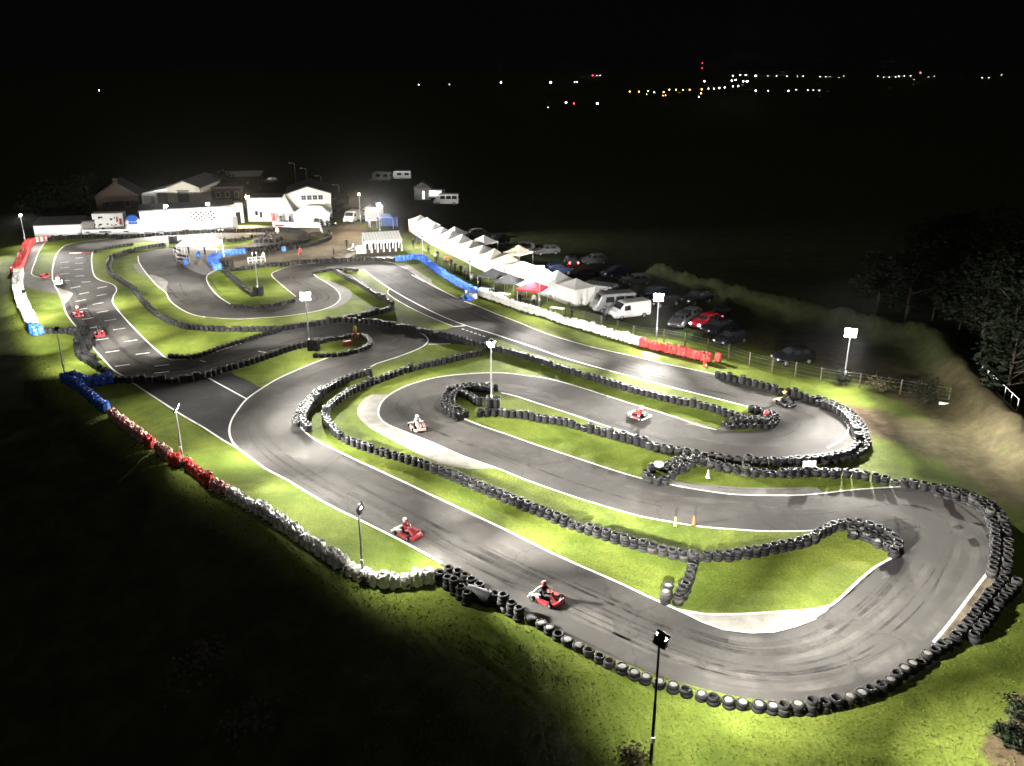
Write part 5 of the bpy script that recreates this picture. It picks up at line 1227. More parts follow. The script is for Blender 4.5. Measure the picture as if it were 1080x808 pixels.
folk = [(317,272.5,-1.3,'cloth_red','cloth_black','walk','person in a bright red jacket walking across the yard'),
 (278.5,277,-.5,'cloth_white','cloth_khaki','stand','person in a white top standing by the barrier at the edge of the yard'),
 (366,262.5,-2,'cloth_black','cloth_black','walk','person in dark clothes crossing the brown yard'),
 (352,269,-.4,'cloth_grey','cloth_black','stand','person in grey standing by the tyre row beside the yard'),
 (390,240.5,2,'cloth_white','cloth_white','walk','person in pale clothes on the grass edge of the yard'),
 (398.5,238.5,2.6,'cloth_orange','cloth_navy','stand','person in an orange jacket under the cold glaring lamp'),
 (199.5,269.5,0,'cloth_black','cloth_black','stand','person in black at the left under the pit canopy'),
 (216.5,269,3,'cloth_navy','cloth_black','stand','person in navy at the right under the pit canopy'),
 (293,249.5,-1.6,'cloth_white','cloth_grey','stand','marshal in white at the tip of the far tyre knot'),
 (436,262,-1.2,'cloth_black','cloth_black','stand','spectator in black beside the thin post below the canopies'),
 (441,259.5,-1.0,'cloth_navy','cloth_black','walk','spectator in navy above the thin post'),
 (452,268,-1.2,'cloth_khaki','cloth_black','lean','spectator in khaki right of the thin post'),
 (459.5,277.5,-1.2,'cloth_white','cloth_black','lean','spectator in a white top leaning near the blue stacks'),
 (461.5,275.5,-1.3,'cloth_black','cloth_navy','stand','spectator in black behind the one in white'),
 (469,281,-1.2,'cloth_white','cloth_khaki','stand','spectator in white next to the orange one'),
 (472,281.5,-1.2,'cloth_orange','cloth_navy','lean','spectator in a bright orange jacket at the blue stacks'),
 (476,284.5,-1.2,'cloth_black','cloth_black','stand','spectator in black just right of the orange jacket'),
 (480,288.5,-1.2,'cloth_navy','cloth_black','lean','spectator in navy farther along the blue stacks'),
 (486,291,-1.0,'cloth_black','cloth_navy','stand','spectator in black and navy left of the grey post'),
 (490.5,292.5,-1.2,'cloth_grey','cloth_black','stand','spectator in grey left of the grey post'),
 (493,296.5,-1.2,'cloth_khaki','cloth_black','lean','spectator in khaki at the foot of the grey post'),
 (498,300.5,-1.2,'cloth_white','cloth_grey','lean','spectator in pale clothes right of the grey post'),
 (506,303,-1.2,'cloth_black','cloth_black','stand','spectator in black left of the black canopies'),
 (548,318,-1.2,'cloth_grey','cloth_black','stand','person in grey between the black and red canopies'),
 (563,323.5,-1.2,'cloth_white','cloth_navy','stand','person in a white top under the red canopy'),
 (603,335.5,-1.0,'cloth_black','cloth_black','lean','person in black behind the white stacks below the last canopy'),
 (640,339,-1.4,'cloth_grey','cloth_black','stand','person in grey in front of the camper van'),
 (637.5,338,-1.2,'cloth_navy','cloth_black','stand','person in navy in front of the camper van'),
 (375,357.5,-2.4,'cloth_hivis','cloth_orange','stand','marshal in a yellow vest on the small tyre island'),
 (297,236,-1.5,'cloth_black','cloth_navy','stand','person in black beside the peaked marquee'),
 (306,236.5,-1.5,'cloth_navy','cloth_black','walk','person in navy between the two marquees'),
 (321,238,-1.5,'cloth_black','cloth_black','stand','person in black in front of the wide marquee'),
 (135,247.2,-1.5,'cloth_white','cloth_navy','stand','person in white left of the blue arch')]
for x, y, rz, tc, bc, po, lab in folk:
    p = W(x, y); person(lab, p.to_tuple(), rz, tc, bc, po, None, 'hair', 'people watching' if 'spectator' in lab else None)

# ------------------------------------------------------------------ karts
def kart(label, px, heading, colour, driver_top, dlabel, helmet, group='karts on track', trim='white_plastic'):
    p = W(*px); t = thing('kart', label, 'kart', (p.x, p.y, .035), heading, group)
    b = MB(); b.box((0,0,.07),(1.35,.62,.03)); b.tube([(-.75,-.32,.09),(.6,-.32,.09)],.02,6); b.tube([(-.75,.32,.09),(.6,.32,.09)],.02,6); b.tube([(-.62,-.66,.13),(-.62,.66,.13)],.02,6); b.tube([(.52,-.5,.13),(.52,.5,.13)],.02,6); b.build('chassis','dark_steel',t)
    b = MB(); b.loft([[(.60,-.52,.06),(.60,.52,.06),(.60,.50,.20),(.60,-.50,.20)],[(.80,-.50,.05),(.80,.50,.05),(.80,.44,.22),(.80,-.44,.22)],[(.96,-.34,.07),(.96,.34,.07),(.95,.28,.16),(.95,-.28,.16)]],0); 
    b.loft([[(.30,-.15,.16),(.30,.15,.16),(.22,.13,.50),(.22,-.13,.50)],[(.62,-.18,.12),(.62,.18,.12),(.60,.12,.24),(.60,-.12,.24)]],0); b.build('nose',colour,t)
    for s in (-1,1):
        b = MB(); b.loft([[(-.42,s*.38,.06),(-.42,s*.62,.06),(-.42,s*.60,.24),(-.42,s*.40,.24)],[(.38,s*.38,.06),(.38,s*.66,.06),(.36,s*.62,.20),(.36,s*.40,.20)]][:: 1 if s > 0 else -1],0); b.build('side_pod',colour,t)
    b = MB(); b.loft([[(-.40,-.20,.09),(-.40,.20,.09),(-.46,.22,.42),(-.46,-.22,.42)],[(-.34,-.20,.09),(-.34,.20,.09),(-.40,.20,.40),(-.40,-.20,.40)]],0); b.box((-.18,0,.11),(.42,.40,.05)); b.build('seat','black_paint',t)
    b = MB(); b.box((-.42,-.42,.24),(.34,.22,.28)); b.tube([(-.30,-.46,.40),(-.55,-.50,.34),(-.85,-.44,.20)],.045,7); b.build('engine','steel',t)
    b = MB(); b.tube([(-.86,-.66,.16),(-.92,-.50,.18),(-.92,.50,.18),(-.86,.66,.16)],.06,8); b.build('rear_bumper',trim,t)
    b = MB(); T = Matrix.Translation((.27,0,.50)) @ Matrix.Rotation(R(-55),4,'Y'); b.lathe([(.125,-.015),(.145,-.015),(.145,.015),(.125,.015)],14,0,T,True); b.tube([(.30,0,.48),(.50,0,.16)],.016,5); b.build('steering_wheel','dark_steel',t)
    for (x, y, r, w) in [(.52,-.60,.13,.13),(.52,.60,.13,.13),(-.62,-.64,.14,.20),(-.62,.64,.14,.20)]: wheel(t, x, y, r, w)
    c, s_ = math.cos(heading), math.sin(heading)
    person(dlabel, (p.x-.18*c, p.y-.18*s_, .09), heading, driver_top, driver_top, 'sit', helmet, None, 'kart drivers')
def hd(a, b_): q = W(*b_)-W(*a); return math.atan2(q.y, q.x)
kart('red kart on the lower straight beside the bend of the white stacks', (431,564), hd((415,556),(450,573)), 'kart_red', 'kart_red', 'driver in a red suit in the kart beside the white stacks', 'white_paint')
kart('dark red kart on the lower straight above the tall tyre stacks', (578,633), hd((550,618),(610,645)), 'kart_red', 'cloth_black', 'driver in black in the dark red kart above the tall tyre stacks', 'kart_red')
kart('red kart with a white nose tip between the two middle grass strips', (673,440), hd((690,447),(650,433)), 'kart_red', 'kart_red', 'driver in red in the kart between the two middle grass strips', 'white_paint')
kart('pale pink kart rounding the left head of the middle loop', (441,452), hd((436,441),(448,460)), 'pink_wrap', 'cloth_white', 'driver in white rounding the left head of the middle loop', 'white_paint')
kart('dark kart with pale bumper leaving the back straight hairpin', (829,426), hd((815,420),(842,432)), 'black_paint', 'cloth_black', 'driver in black at the back straight hairpin', 'yellow_paint', 'karts on track', 'yellow_paint')
kart('dark red kart low on the start straight', (105,354), hd((95,344),(112,366)), 'kart_red', 'cloth_black', 'driver in black low on the start straight', 'black_paint')
kart('red and white kart halfway down the start straight', (83,333), hd((77,322),(88,342)), 'kart_red', 'kart_red', 'driver in red halfway down the start straight', 'white_paint')
kart('white kart high on the start straight near the concrete wedge', (61.5,299), hd((61,292),(63,304)), 'white_plastic', 'cloth_white', 'driver in white high on the start straight', 'kart_red')
kart('blue and white kart stopped on the verge at the end of the blue stacks', (493,316), hd((486,312),(500,318)), 'blue_plastic', 'cloth_blue', 'driver in blue sitting in the stopped kart', 'white_paint', 'karts on track')
kart('white kart parked at the left end of the open shelter', (371.5,264), 2.2, 'white_plastic', 'cloth_white', 'driver in white in the kart parked by the open shelter', 'white_paint', 'parked karts')
p = W(499,314.5); t = thing('barrier_box', 'white plastic box behind the stopped blue kart', 'box', (p.x,p.y,0), hd((486,312),(500,318)))
b = MB(); b.box((0,0,.35),(1.1,.6,.66),0,None,.94); b.build('box','white_plastic',t); b = MB(); b.box((0,0,.70),(1.1,.6,.05)); b.build('lid','steel',t)

# ------------------------------------------------------------------ cones, boards, bits
def cone(label, px, mm, z=0.0, band=True, scale=1.0):
    p = W(*px); t = thing('traffic_cone', label, 'cone', (p.x, p.y, z+.02)); t.scale = (scale*.72,)*3
    b = MB(); b.lathe([(.13,.03),(.10,.22),(.07,.50),(.035,.74),(0,.75)],14,0); b.build('cone',mm,t)
    b = MB(); b.box((0,0,.015),(.36,.36,.03)); b.build('base','dark_steel' if mm != 'white_plastic' else mm,t)
    if band: b = MB(); b.lathe([(.104,.24),(.080,.46)],14,0); b.build('band','white_plastic',t)
    return t
cone('yellow cone on the grass edge below the middle loop', (712,555.5), 'yellow_plastic', .02, False, 1.25)
cone('orange red cone on the grass edge below the middle loop', (731.5,554), 'orange_plastic', .02, False, 1.25)
cone('small pale cone on the grass strip under the right hairpin tyres', (746.5,504), 'white_plastic', .02, True, 1.1)
cone('red cone standing in the loop beside the marshal in yellow', (371.5,356.5), 'orange_plastic', .02)
cone('red cone on the outer side of the small island tyre loop', (378,357), 'orange_plastic', .02)
cone('white cone on the pit lane verge behind the canopy', (224.5,251), 'white_plastic', .02, False, 1.6)
cone('orange cone at the end of the red stacks', (744.5,388), 'orange_plastic', .0, True, 1.2)
cone('white cone on the apron right of the pit canopy', (228,258.5), 'white_plastic', .02, False, 1.2)
p = W(366.5,364.8); t = thing('marker_box', 'bright orange marker box on the small grass island', 'box', (p.x,p.y,.022), .3)
b = MB(); b.box((0,0,.28),(1.0,.5,.5),0,None,.85); b.build('box','orange_plastic',t); b = MB(); b.tube([(-.3,0,.52),(-.3,0,.62),(.3,0,.62),(.3,0,.52)],.025,6); b.build('handle','dark_steel',t)
p = W(853,500.5); t = thing('notice_board', 'blank white board leaning on the tyres under the right hairpin', 'board', (p.x,p.y,.02), .05)
b = MB(); b.box((0,0,.52),(.95,.05,1.0),0,Matrix.Rotation(R(-8),4,'X')); b.build('board','white_plastic',t)
b = MB(); b.tube([(-.3,.08,1.0),(-.3,.40,0)],.025,6); b.tube([(.3,.08,1.0),(.3,.40,0)],.025,6); b.build('leg','wood',t)
p = W(807.5,442.5); t = thing('red_bag', 'small red sack lying on the tyres inside the back straight hairpin', 'sack', (p.x,p.y,3*TW-.19)); b = MB(); b.lathe([(0,0),(.22,.02),(.27,.14),(.2,.28),(.07,.34),(.09,.40),(0,.40)],10); b.build('sack','red_canvas',t); b = MB(); b.lathe([(.08,.335),(.08,.36)],8); b.build('tie','dark_steel',t)
p = W(745,387); t = thing('marker_post', 'short orange timber post where the red stacks end', 'post', p.to_tuple()); b = MB(); b.box((-.25,0,.65),(.14,.14,1.3)); b.build('post','orange_plastic',t); b = MB(); b.box((-.25,-.08,1.1),(.3,.03,.3)); b.build('plate','wood',t)
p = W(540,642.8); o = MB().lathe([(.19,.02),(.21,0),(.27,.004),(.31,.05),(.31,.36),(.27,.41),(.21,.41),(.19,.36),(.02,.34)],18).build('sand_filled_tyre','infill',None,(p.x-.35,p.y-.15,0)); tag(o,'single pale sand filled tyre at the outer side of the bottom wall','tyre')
# marshal hut barrier rails in the yard
t, L = place('barrier_rail', 'low pale rail fence at the edge of the yard', 'fence', (262,278.3), (280,276.6))
for z in (.45,.9):
    b = MB(); b.tube([(0,0,z),(L,0,z)],.03,6); b.build('rail','white_steel',t)
for i in range(5):
    b = MB(); b.tube([(L*i/4,0,0),(L*i/4,0,.95)],.03,6); b.build('post','white_steel',t)

# ------------------------------------------------------------------ wire fence
FP = [(596,334.5),(616,341),(634,347),(651,351.5),(668,357),(700,361),(722,365),(746,372),(768,378.5),(790,386.5),(814,392.5),(838.5,397.5),(865,403.5),(906,409.5),(949,416.5),(1000,425.5)]
t = thing('wire_fence', 'thin wire fence on slim posts behind the coloured stacks and the hairpin', 'fence', (0,0,0))
fp = [W(*p) for p in FP]
for p in fp: b = MB(); b.box((p.x,p.y,.75),(.09,.09,1.5)); b.build('post','wood',t)
wm_ = MB()
for z in (.35,.75,1.15,1.42):
    for a_, c_ in zip(fp[:-1], fp[1:]): wm_.tube([(a_.x,a_.y,z),((a_.x+c_.x)/2,(a_.y+c_.y)/2,z-.03),(c_.x,c_.y,z)],.006,4,0,None,False)
wm_.build('wire','steel',t)
p0, p1 = W(1031,414), W(1068,452); t = thing('guard_rail', 'thin pale handrail on the crest of the earth bank at the right edge', 'railing', p0.to_tuple())
d = p1-p0
for z in (1.5,2.6):
    b = MB(); b.tube([(d.x*k/6,d.y*k/6,z) for k in range(7)],.035,6); b.build('rail','white_steel',t)
for k in range(7):
    b = MB(); b.tube([(d.x*k/6,d.y*k/6,0),(d.x*k/6,d.y*k/6,2.65)],.035,6); b.build('post','white_steel',t)
p0, p1 = W(990,427), W(1022,432); t = thing('pipe', 'pale drain pipe lying on the bare soil at the right', 'pipe', (p0.x,p0.y,.16)); d = p1-p0; t.name = 'drain_pipe'
b = MB(); b.tube([(0,0,0),(d.x*.5,d.y*.5,.02),(d.x,d.y,0)],.14,10,0,None,False); b.build('pipe','white_steel',t)
b = MB(); b.tube([(d.x*.48,d.y*.48,.02),(d.x*.52,d.y*.52,.02)],.17,10); b.build('collar','steel',t)

# ------------------------------------------------------------------ vegetation
def tree(name, label, loc, h, cr, seed, n=2600, leaf=.20, group='dark trees beyond the earth bank', lm='leaf', cat='tree'):
    rn = random.Random(seed); t = thing(name, label, cat, loc, 0, group)
    b = MB(); lean = (rn.uniform(-.3,.3), rn.uniform(-.3,.3))
    b.tube([(0,0,-.2),(lean[0]*.3,lean[1]*.3,h*.25),(lean[0],lean[1],h*.6),(lean[0]*1.2,lean[1]*1.2,h*.9)],[.22*h/8,.17*h/8,.10*h/8,.03],8)
    clumps = []
    for k in range(int(9+h)):
        a = rn.uniform(0,6.28); z = h*rn.uniform(.28,.97); u = math.sin(math.pi*min(1,(z/h-.12)/.95))**.7
        r = cr*u*rn.uniform(.35,.95); c = Vector((lean[0]+r*math.cos(a), lean[1]+r*math.sin(a), z)); clumps.append((c, cr*rn.uniform(.26,.46)))
        b.tube([(lean[0]*z/h,lean[1]*z/h,z*.72),tuple(c*.6+Vector((lean[0],lean[1],z*.72))*.4),tuple(c)],[.06*h/8,.04,.012],5,0,None,False)
    b.build('trunk','bark',t)
    f = MB()
    for k in range(n):
        c, r = rn.choice(clumps); v = Vector((rn.gauss(0,1),rn.gauss(0,1),rn.gauss(0,.8))); v = v.normalized()*r*rn.uniform(.3,1.05)**.6; p = c+v
        q = Vector((rn.uniform(-1,1),rn.uniform(-1,1),rn.uniform(-.2,1))).normalized().to_track_quat('Z','Y'); s = leaf*rn.uniform(.6,1.5)
        f.add([p+q @ Vector((-s,0,0)),p+q @ Vector((0,-s*.5,0)),p+q @ Vector((s,0,.1*s)),p+q @ Vector((0,s*.5,0))],[(0,1,2,3)])
    f.build('crown',lm,t); return t
spots = [(955,345,9,3.6),(985,338,10,4.0),(1012,352,8.5,3.6),(1035,366,10,4.2),(1062,385,9.5,4.2),(1090,405,11,4.5),(1000,318,11,4.2),(1045,330,12,4.6),(1085,350,12,4.8),(925,332,7,3.0),(970,312,9,3.8),(1060,428,7.5,3.2)]
words = ['nearest the glaring right lamp','second from the glaring right lamp','above the bend of the earth bank','right of the bend of the earth bank','behind the handrail','at the right edge of the picture','in the second row, left one','in the second row, tallest','at the upper right edge','lowest and farthest left of the group','at the back of the group','lowest on the right slope']
for i, (x, y, h, c) in enumerate(spots):
    p = W(x, y); tree('leafy_tree', 'dark leafy tree beyond the earth bank, '+words[i], (p.x, p.y, 0), h, c, 40+i, 2400, .24)
for i, (x, y, h, c) in enumerate([(60,226,6,4.5),(45,232,5,4),(80,228,5.5,4),(95,222,7,4.5),(232,214,6,4),(350,226,3,2),(358,223,3.5,2.2)]):
    p = W(x, y); tree('leafy_tree', ['dark tree behind the low white shed, middle one','dark tree behind the left end of the low white shed','dark tree behind the right end of the low white shed','tall dark tree left of the cottage','dark tree beside the barn','pale bush at the corner of the gable hall','small tree just behind the gable hall corner'][i], (p.x, p.y, 0), h, c, 80+i, 1500, .3, 'trees round the buildings')
def bush(label, px, h, r, seed, lm='leaf', n=900, name='bush'):
    p = W(*px) if not isinstance(px, tuple) or len(px) == 2 else px
    rn = random.Random(seed); t = thing(name, label, 'bush', (p.x, p.y, ground_z(p.x, p.y)), 0, None); b = MB(); f = MB()
    for k in range(16):
        a = rn.uniform(0,6.28); rr = r*rn.uniform(.2,.9); tip = Vector((rr*math.cos(a),rr*math.sin(a),h*rn.uniform(.5,1)))
        b.tube([(tip.x*.1,tip.y*.1,0),tuple(tip*.55+Vector((0,0,h*.1))),tuple(tip)],[.03,.02,.006],5,0,None,False)
        for j in range(n//16):
            p_ = tip*rn.uniform(.35,1.05)+Vector((rn.gauss(0,r*.18),rn.gauss(0,r*.18),rn.gauss(0,h*.09))); p_.z = max(.03,p_.z)
            q = Vector((rn.uniform(-1,1),rn.uniform(-1,1),rn.uniform(0,1))).normalized().to_track_quat('Z','Y'); s = .09*rn.uniform(.6,1.6)
            f.add([p_+q @ Vector((-s,0,0)),p_+q @ Vector((0,-s*.5,0)),p_+q @ Vector((s,0,0)),p_+q @ Vector((0,s*.5,0))],[(0,1,2,3)])
    b.build('stems','bark',t); f.build('leaves',lm,t); return t
bush('dark bush against the wire fence right of the hairpin', (974,424), 2.0, 2.2, 1)
bush('small bush at the foot of the glaring right lamp post', (887,406), 1.4, 1.0, 2)
bush('low bush between the right lamp post and the dark fence bush', (930,413), 1.2, 1.4, 3, 'dry_leaf')
bush('ragged dry bush at the bottom right corner', (1066,782), .6, .9, 4, 'leaf')
bush('dry weeds at the bottom right corner', (1074,756), .6, .9, 5, 'leaf')
bush('dead weeds round the foot of the lamp post at the bend of the white stacks', (385,616), .75, .6, 7, 'dry_leaf', 400)
bush('dry weeds round the foot of the left lamp post', (193,493), .7, .5, 8, 'dry_leaf', 400)
bush('dark weeds at the foot of the nearest lamp post', (668,803), .8, .8, 9, 'dry_leaf', 400)
# long grass in the near ground and along edges: uncountable tufts
gr = MB(); rg = random.Random(12)
from mathutils import geometry as geo
OUT_Y = [p for p in outer]; isl_poly = island
def inside(poly, x, y):
    c = False; n = len(poly); j = n-1
    for i in range(n):
        a_, b_ = poly[i], poly[j]
        if (a_.y > y) != (b_.y > y) and x < (b_.x-a_.x)*(y-a_.y)/(b_.y-a_.y)+a_.x: c = not c
        j = i
    return c
def tuft(x, y, z, hgt, n=4, mi=0):
    for k in range(n):
        a = rg.uniform(0,6.28); l = hgt*rg.uniform(.6,1.3); bx, by = x+rg.uniform(-.05,.05), y+rg.uniform(-.05,.05); w = .012+hgt*.05
        dx, dy = math.cos(a)*l*.5, math.sin(a)*l*.5
        gr.add([(bx-w*math.sin(a),by+w*math.cos(a),z),(bx+w*math.sin(a),by-w*math.cos(a),z),(bx+dx,by+dy,z+l)],[(0,1,2)], mi if rg.random() < .82 else 1)
cnt = 0
while cnt < 6000:
    px_, py_ = rg.uniform(380,1075), rg.uniform(590,830)
    p = W(px_, py_)
    if inside(outer, p.x, p.y): continue
    tuft(p.x, p.y, ground_z(p.x, p.y), rg.uniform(.04,.09), 4, 2); cnt += 1
cnt = 0
while cnt < 3000:
    px_, py_ = rg.uniform(320,960), rg.uniform(380,650); p = W(px_, py_)
    if not inside(island, p.x, p.y): continue
    tuft(p.x, p.y, .022, rg.uniform(.03,.07), 3, 2); cnt += 1
for k in range(1200):
    i = rg.randrange(len(BANK)-1); u = rg.random(); q = BANK[i]*(1-u)+BANK[i+1]*u; x, y = q.x+rg.gauss(-.4,.8), q.y+rg.gauss(-.3,.8)
    if inside(outer, x, y) or y > 120: continue
    tuft(x, y, ground_z(x, y), rg.uniform(.06,.16), 4)
o = gr.build('long_grass', ['leaf','dry_leaf','lawn_blade']); tag(o, 'tufts of longer grass scattered over the lawns and along the dark bank', 'grass', None, 'stuff')
# rubble on the dark mound
rb = MB()
for k in range(260):
    c, r, h = MOUND[0 if k % 3 else 1]; x, y = c.x+rg.gauss(0,r*.35), c.y+rg.gauss(0,r*.3); s = rg.uniform(.05,.22); z = ground_z(x, y)
    T = Matrix.Translation((x,y,z+s*.2)) @ Euler((rg.random()*3,rg.random()*3,rg.random()*3)).to_matrix().to_4x4()
    rb.box((0,0,0),(s,s*rg.uniform(.6,1.2),s*rg.uniform(.5,.9)),0,T,rg.uniform(.6,.95))
tag(rb.build('rubble','stone'), 'broken stones scattered on the dark mound at the lower left', 'rubble', None, 'stuff')

# ------------------------------------------------------------------ far lights
def far_lamp(px, py, mm, label, group, hz=7.0, r=.9, wide=1.0):
    bb = -(py-404)/FOC; ang = (-SP+bb*CP)/(CP+bb*SP)
    if ang > -.0075: dist = 2700; z = CAM_H+ang*dist
    else: z = hz; dist = (CAM_H-hz)/-ang
    y = dist; x = (px-540)/FOC*math.hypot(1,0)*(CP*dist-SP*(z-CAM_H)) if False else (px-540)/FOC*(dist*CP-(z-CAM_H)*SP)
    t = thing('far_lamp', label, 'far light', (x, y, 0), 0, group)
    k = dist/1500*.85
    b = MB(); b.tube([(0,0,0),(0,0,z-r*k*.6)],.14,6); b.build('pole','dark_steel',t)
    b = MB(); b.lathe([(0,-r*k),(r*k*.7*wide,-r*k*.7),(r*k*wide,0),(r*k*.7*wide,r*k*.7),(0,r*k)],10,0,Matrix.Translation((0,0,z))); b.build('bulb',mm,t)
A_ = 'row of amber street lamps on the far side of the fields'; B_ = 'white lights strung along the horizon'; C_ = 'floodlit white lights of the far works'
for x, y in [(664.3,96.7),(674,96.7),(683.6,96),(690,97.3),(700,97.3),(706,94.7),(713.2,94.7),(720.6,94.7),(727.4,94.7),(740,94.4),(739.3,98.5),(737,102.4),(747.3,93.5),(753,93.5),(758.8,93),(764.4,92.3)]:
    far_lamp(x, y, 'far_amber' if x < 735 or rg.random() < .4 else 'far_white', 'tiny lamp in the curving row of street lamps on the far side of the fields', A_, 8, .75)
for x, y in [(702,100.6),(699.5,100.8),(682,99.5)]: far_lamp(x, y, 'far_amber', 'faint amber light just under the far row of street lamps', 'faint amber lights', 4, .45)
for x, y, w in [(773,80,1),(780.7,79.3,1.3),(786.7,79.3,1.6),(771.9,85.2,1.4),(775.7,84.3,1.6),(788,85.8,2.2),(784,85.9,1.3),(797,79.9,1.2),(773.3,91,1),(778.7,90.8,1),(797,95.6,1.2),(743,85.8,1.4)]:
    far_lamp(x, y, 'far_white', 'bright white light among the floodlit far works right of the amber row', C_, 10, .85, w)
for x, y in [(810,80),(819,80),(830,80.4),(841,80.4),(847,80.4),(865,80.8),(871,80.8),(875.5,81.2),(885,81.6),(890,80.2),(926,80.4),(932,81.6),(938,81.6),(944.8,81.2),(948,80.4),(953.7,80),(960.6,80),(979,81.2),(985.5,80.4),(964,84),(1036,82),(1043,82),(1056.4,79)]:
    far_lamp(x, y, 'far_white', 'tiny white light in the thin string along the horizon on the right', B_, 8, rg.uniform(.26,.45))
for x, y in [(810,95.9),(839.6,94.6),(858,95.2),(864,95.4),(852,95.0)]: far_lamp(x, y, 'far_white', 'small white light under the horizon string on the right', 'small lights under the horizon string', 5, .5)
for x, y, mm, r_, lab in [(831.5,95.9,'far_white',1.0,'brightest white light under the horizon string on the right'),(528.3,87,'far_white',1.25,'lone bright white light left of the far town'),(580.7,87,'far_white',1.0,'wide white light on the horizon right of the lone bright one'),(606,86.7,'far_white',.5,'left dot of a faint white pair on the horizon'),(608.6,86.7,'far_white',.5,'right dot of a faint white pair on the horizon'),(625,79.6,'far_red',.8,'red light above the faint white pair'),(629.6,79.9,'far_white',.4,'faint dot just right of the red light'),(633,79.6,'far_white',.45,'second faint dot right of the red light'),(597,108.3,'far_white',1.5,'left bright light of the pair out in the dark fields'),(605.3,109.2,'far_red',1.0,'small red light between the pair out in the dark fields'),(630,109.2,'far_white',1.5,'right bright light of the pair out in the dark fields'),(578,113.5,'far_white',.5,'very faint dot left of the pair in the dark fields'),(104.4,95.4,'far_white',.8,'single light alone over the dark left fields'),(441.7,89.3,'far_white',.6,'single faint light above the middle of the dark fields'),(474,89,'far_white',.35,'very faint light left of the lone bright one'),(740.7,66.5,'far_red',.55,'dim beacon at the top of the far mast'),(740.7,72,'far_red',.5,'dim lower beacon on the far mast'),(970.8,76.7,'far_red',1.1,'red light over the horizon string on the right')]:
    far_lamp(x, y, mm, lab, None, 9, r_, 1.8 if 'wide' in lab else 1)

# ------------------------------------------------------------------ light
def area(loc, rz, elev, power, warm, size, spread=112):
    l = bpy.data.lights.new('floodlight_beam', 'AREA'); l.shape = 'SQUARE'; l.size = size*.8
    l.energy = power; l.color = (1.0, .80, .52) if warm else (1.0, .965, .90)
    l.spread = R(spread)
    o = bpy.data.objects.new('floodlight_beam', l); COL.objects.link(o)
    d = Vector((math.sin(elev)*math.cos(rz), math.sin(elev)*math.sin(rz), -math.cos(elev)))
    o.rotation_euler = d.to_track_quat('-Z', 'Y').to_euler(); o.location = loc + d*.06
    return o
GAIN = 3.4
for loc, rz, elev, power, warm, size, glare in LAMP_LIGHTS:      # each head: near, middle and three far beams, added to even the ground light
    p_ = power*GAIN
    area(loc, rz, R(38), p_*.09, warm, size, 114)
    area(loc, rz, R(62), p_*.10, warm, size, 70)
    for da in (-40, 0, 40): area(loc, rz+R(da), R(80), p_*.34, warm, size, 43)
    if glare: area(loc, rz, R(80), p_*.10, warm, size, 180)  # wide beam added for glow around the lamp
# floodlights on the clubhouse roof
for i, (x, y) in enumerate([(178,243.3),(222,240.6),(262.5,237)]):
    q = W(x, 246.5-(x-150)*.062) if i < 2 else W(x+1, 236.7); z = 4.15 if i < 2 else 4.7
    t = thing('roof_floodlight', ['glaring floodlight on the left half of the clubhouse roof','glaring floodlight on the right half of the clubhouse roof','warm glaring floodlight at the left end of the annex roof'][i], 'floodlight', (q.x, q.y-.10, z), 0, 'floodlights on the clubhouse roof')
    T = Matrix.Rotation(R(-35), 4, 'X')
    b = MB(); b.box((0,0,.45),(.7,.12,.5),0,T); b.build('housing','dark_steel',t)
    b = MB(); b.box((0,-.075,.45),(.62,.02,.42),0,T); b.build('glass','lamp_glass',t)
    b = MB(); b.tube([(0,.1,0),(0,.2,.45)],.04,6); b.build('bracket','steel',t)
    area(Vector((q.x, q.y-.5, z+.3)), -math.pi/2, R(52), [4200,3600,3600][i], i == 2, .6, 112)
# car headlights lighting the grass
q = W(744,344); h_ = D(222)
for s in (-.6, .6):
    l = bpy.data.lights.new('headlight_beam','SPOT'); l.energy = 420; l.spot_size = R(62); l.spot_blend = .7; l.color = (.80,.95,1.0); l.shadow_soft_size = .08
    o = bpy.data.objects.new('headlight_beam', l); COL.objects.link(o); o.location = (q.x+2.25*math.cos(h_)-s*math.sin(h_), q.y+2.25*math.sin(h_)+s*math.cos(h_), .72)
    o.rotation_euler = Vector((math.cos(h_), math.sin(h_), -.09)).to_track_quat('-Z','Y').to_euler()

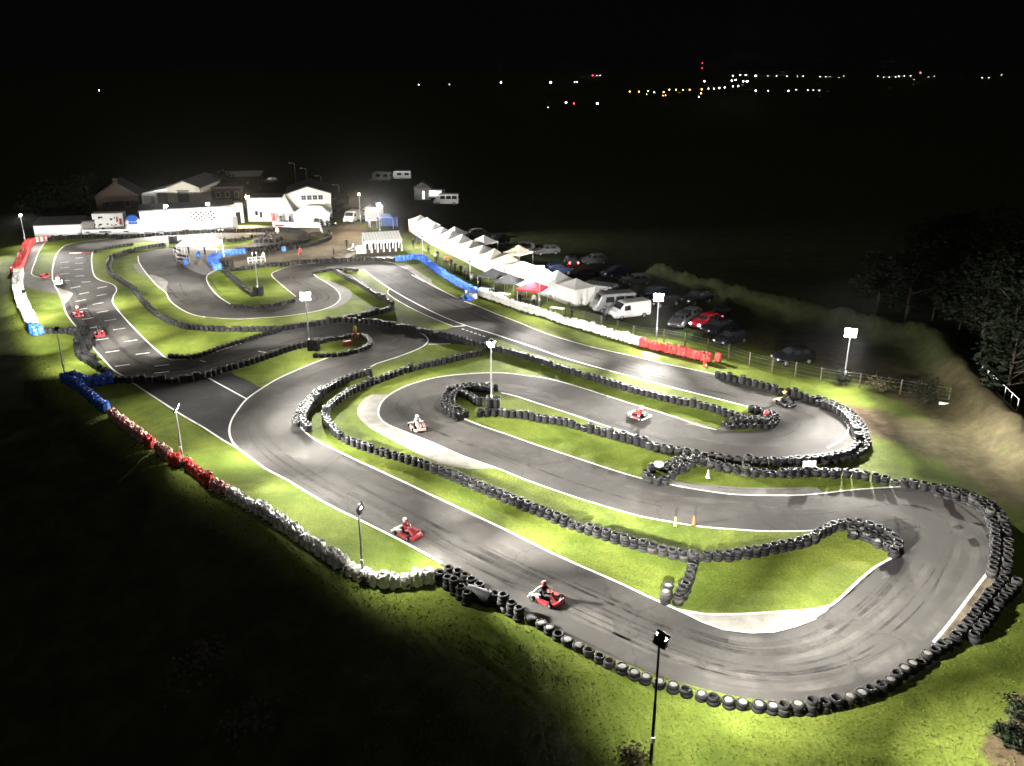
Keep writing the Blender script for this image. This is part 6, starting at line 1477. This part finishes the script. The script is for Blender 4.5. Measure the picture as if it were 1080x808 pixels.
w = bpy.data.worlds.new('World'); scene.world = w; w.use_nodes = True
nt = w.node_tree; bg = nt.nodes['Background']; sky = nt.nodes.new('ShaderNodeTexSky'); sky.sky_type = 'NISHITA'; sky.sun_disc = False
sky.sun_elevation = R(-4); sky.sun_rotation = R(200); nt.links.new(mix(nt, 1.0, sky.outputs['Color'], (.035, .037, .042), 'ADD'), bg.inputs['Color']); bg.inputs['Strength'].default_value = SKY
s = bpy.data.lights.new('moonlight','SUN'); s.energy = MOON; s.angle = R(10); s.color = (1.0,.96,.9); so = bpy.data.objects.new('moonlight', s); COL.objects.link(so); so.rotation_euler = (R(35), 0, R(20)); so.location = (0,0,60)

if HAZE > 0:
    m = bpy.data.materials.new('glow_haze'); m.use_nodes = True; nt = m.node_tree  # haze volume added to give the floodlights a glow
    nt.nodes.remove(nt.nodes['Principled BSDF']); pv = nt.nodes.new('ShaderNodeVolumePrincipled')
    pv.inputs['Density'].default_value = HAZE; pv.inputs['Anisotropy'].default_value = HAZE_G; pv.inputs['Color'].default_value = (.9,.9,.9,1)
    nt.links.new(pv.outputs['Volume'], nt.nodes['Material Output'].inputs['Volume'])
    b = MB(); b.box((0,3000,9.5),(13000,8000,75)); M['haze'] = m
    tag(b.build('haze','haze'), 'thin haze added over the circuit to make the floodlights glow', 'haze', None, 'stuff')

for k in ('far_white', 'far_amber', 'far_red', 'tail_on'): M[k].cycles.emission_sampling = 'NONE'
scene.view_settings.view_transform = 'Standard'; scene.view_settings.look = 'None'; scene.view_settings.gamma = 1
scene.view_settings.exposure = EXPO
scene.view_settings.use_curve_mapping = False
scene.render.engine = 'CYCLES'
cy = scene.cycles
cy.max_bounces = 4; cy.diffuse_bounces = 2; cy.glossy_bounces = 2; cy.transparent_max_bounces = 6; cy.volume_bounces = 0; cy.transmission_bounces = 2
cy.sample_clamp_indirect = 3.0; cy.use_light_tree = True; cy.use_denoising = True; cy.filter_width = 1.6
# drop unused prototypes
for o in list(bpy.data.objects):
    if o.parent is None and o.type == 'EMPTY' and not o.get('label'):
        for c in list(o.children): bpy.data.objects.remove(c)
        bpy.data.objects.remove(o)
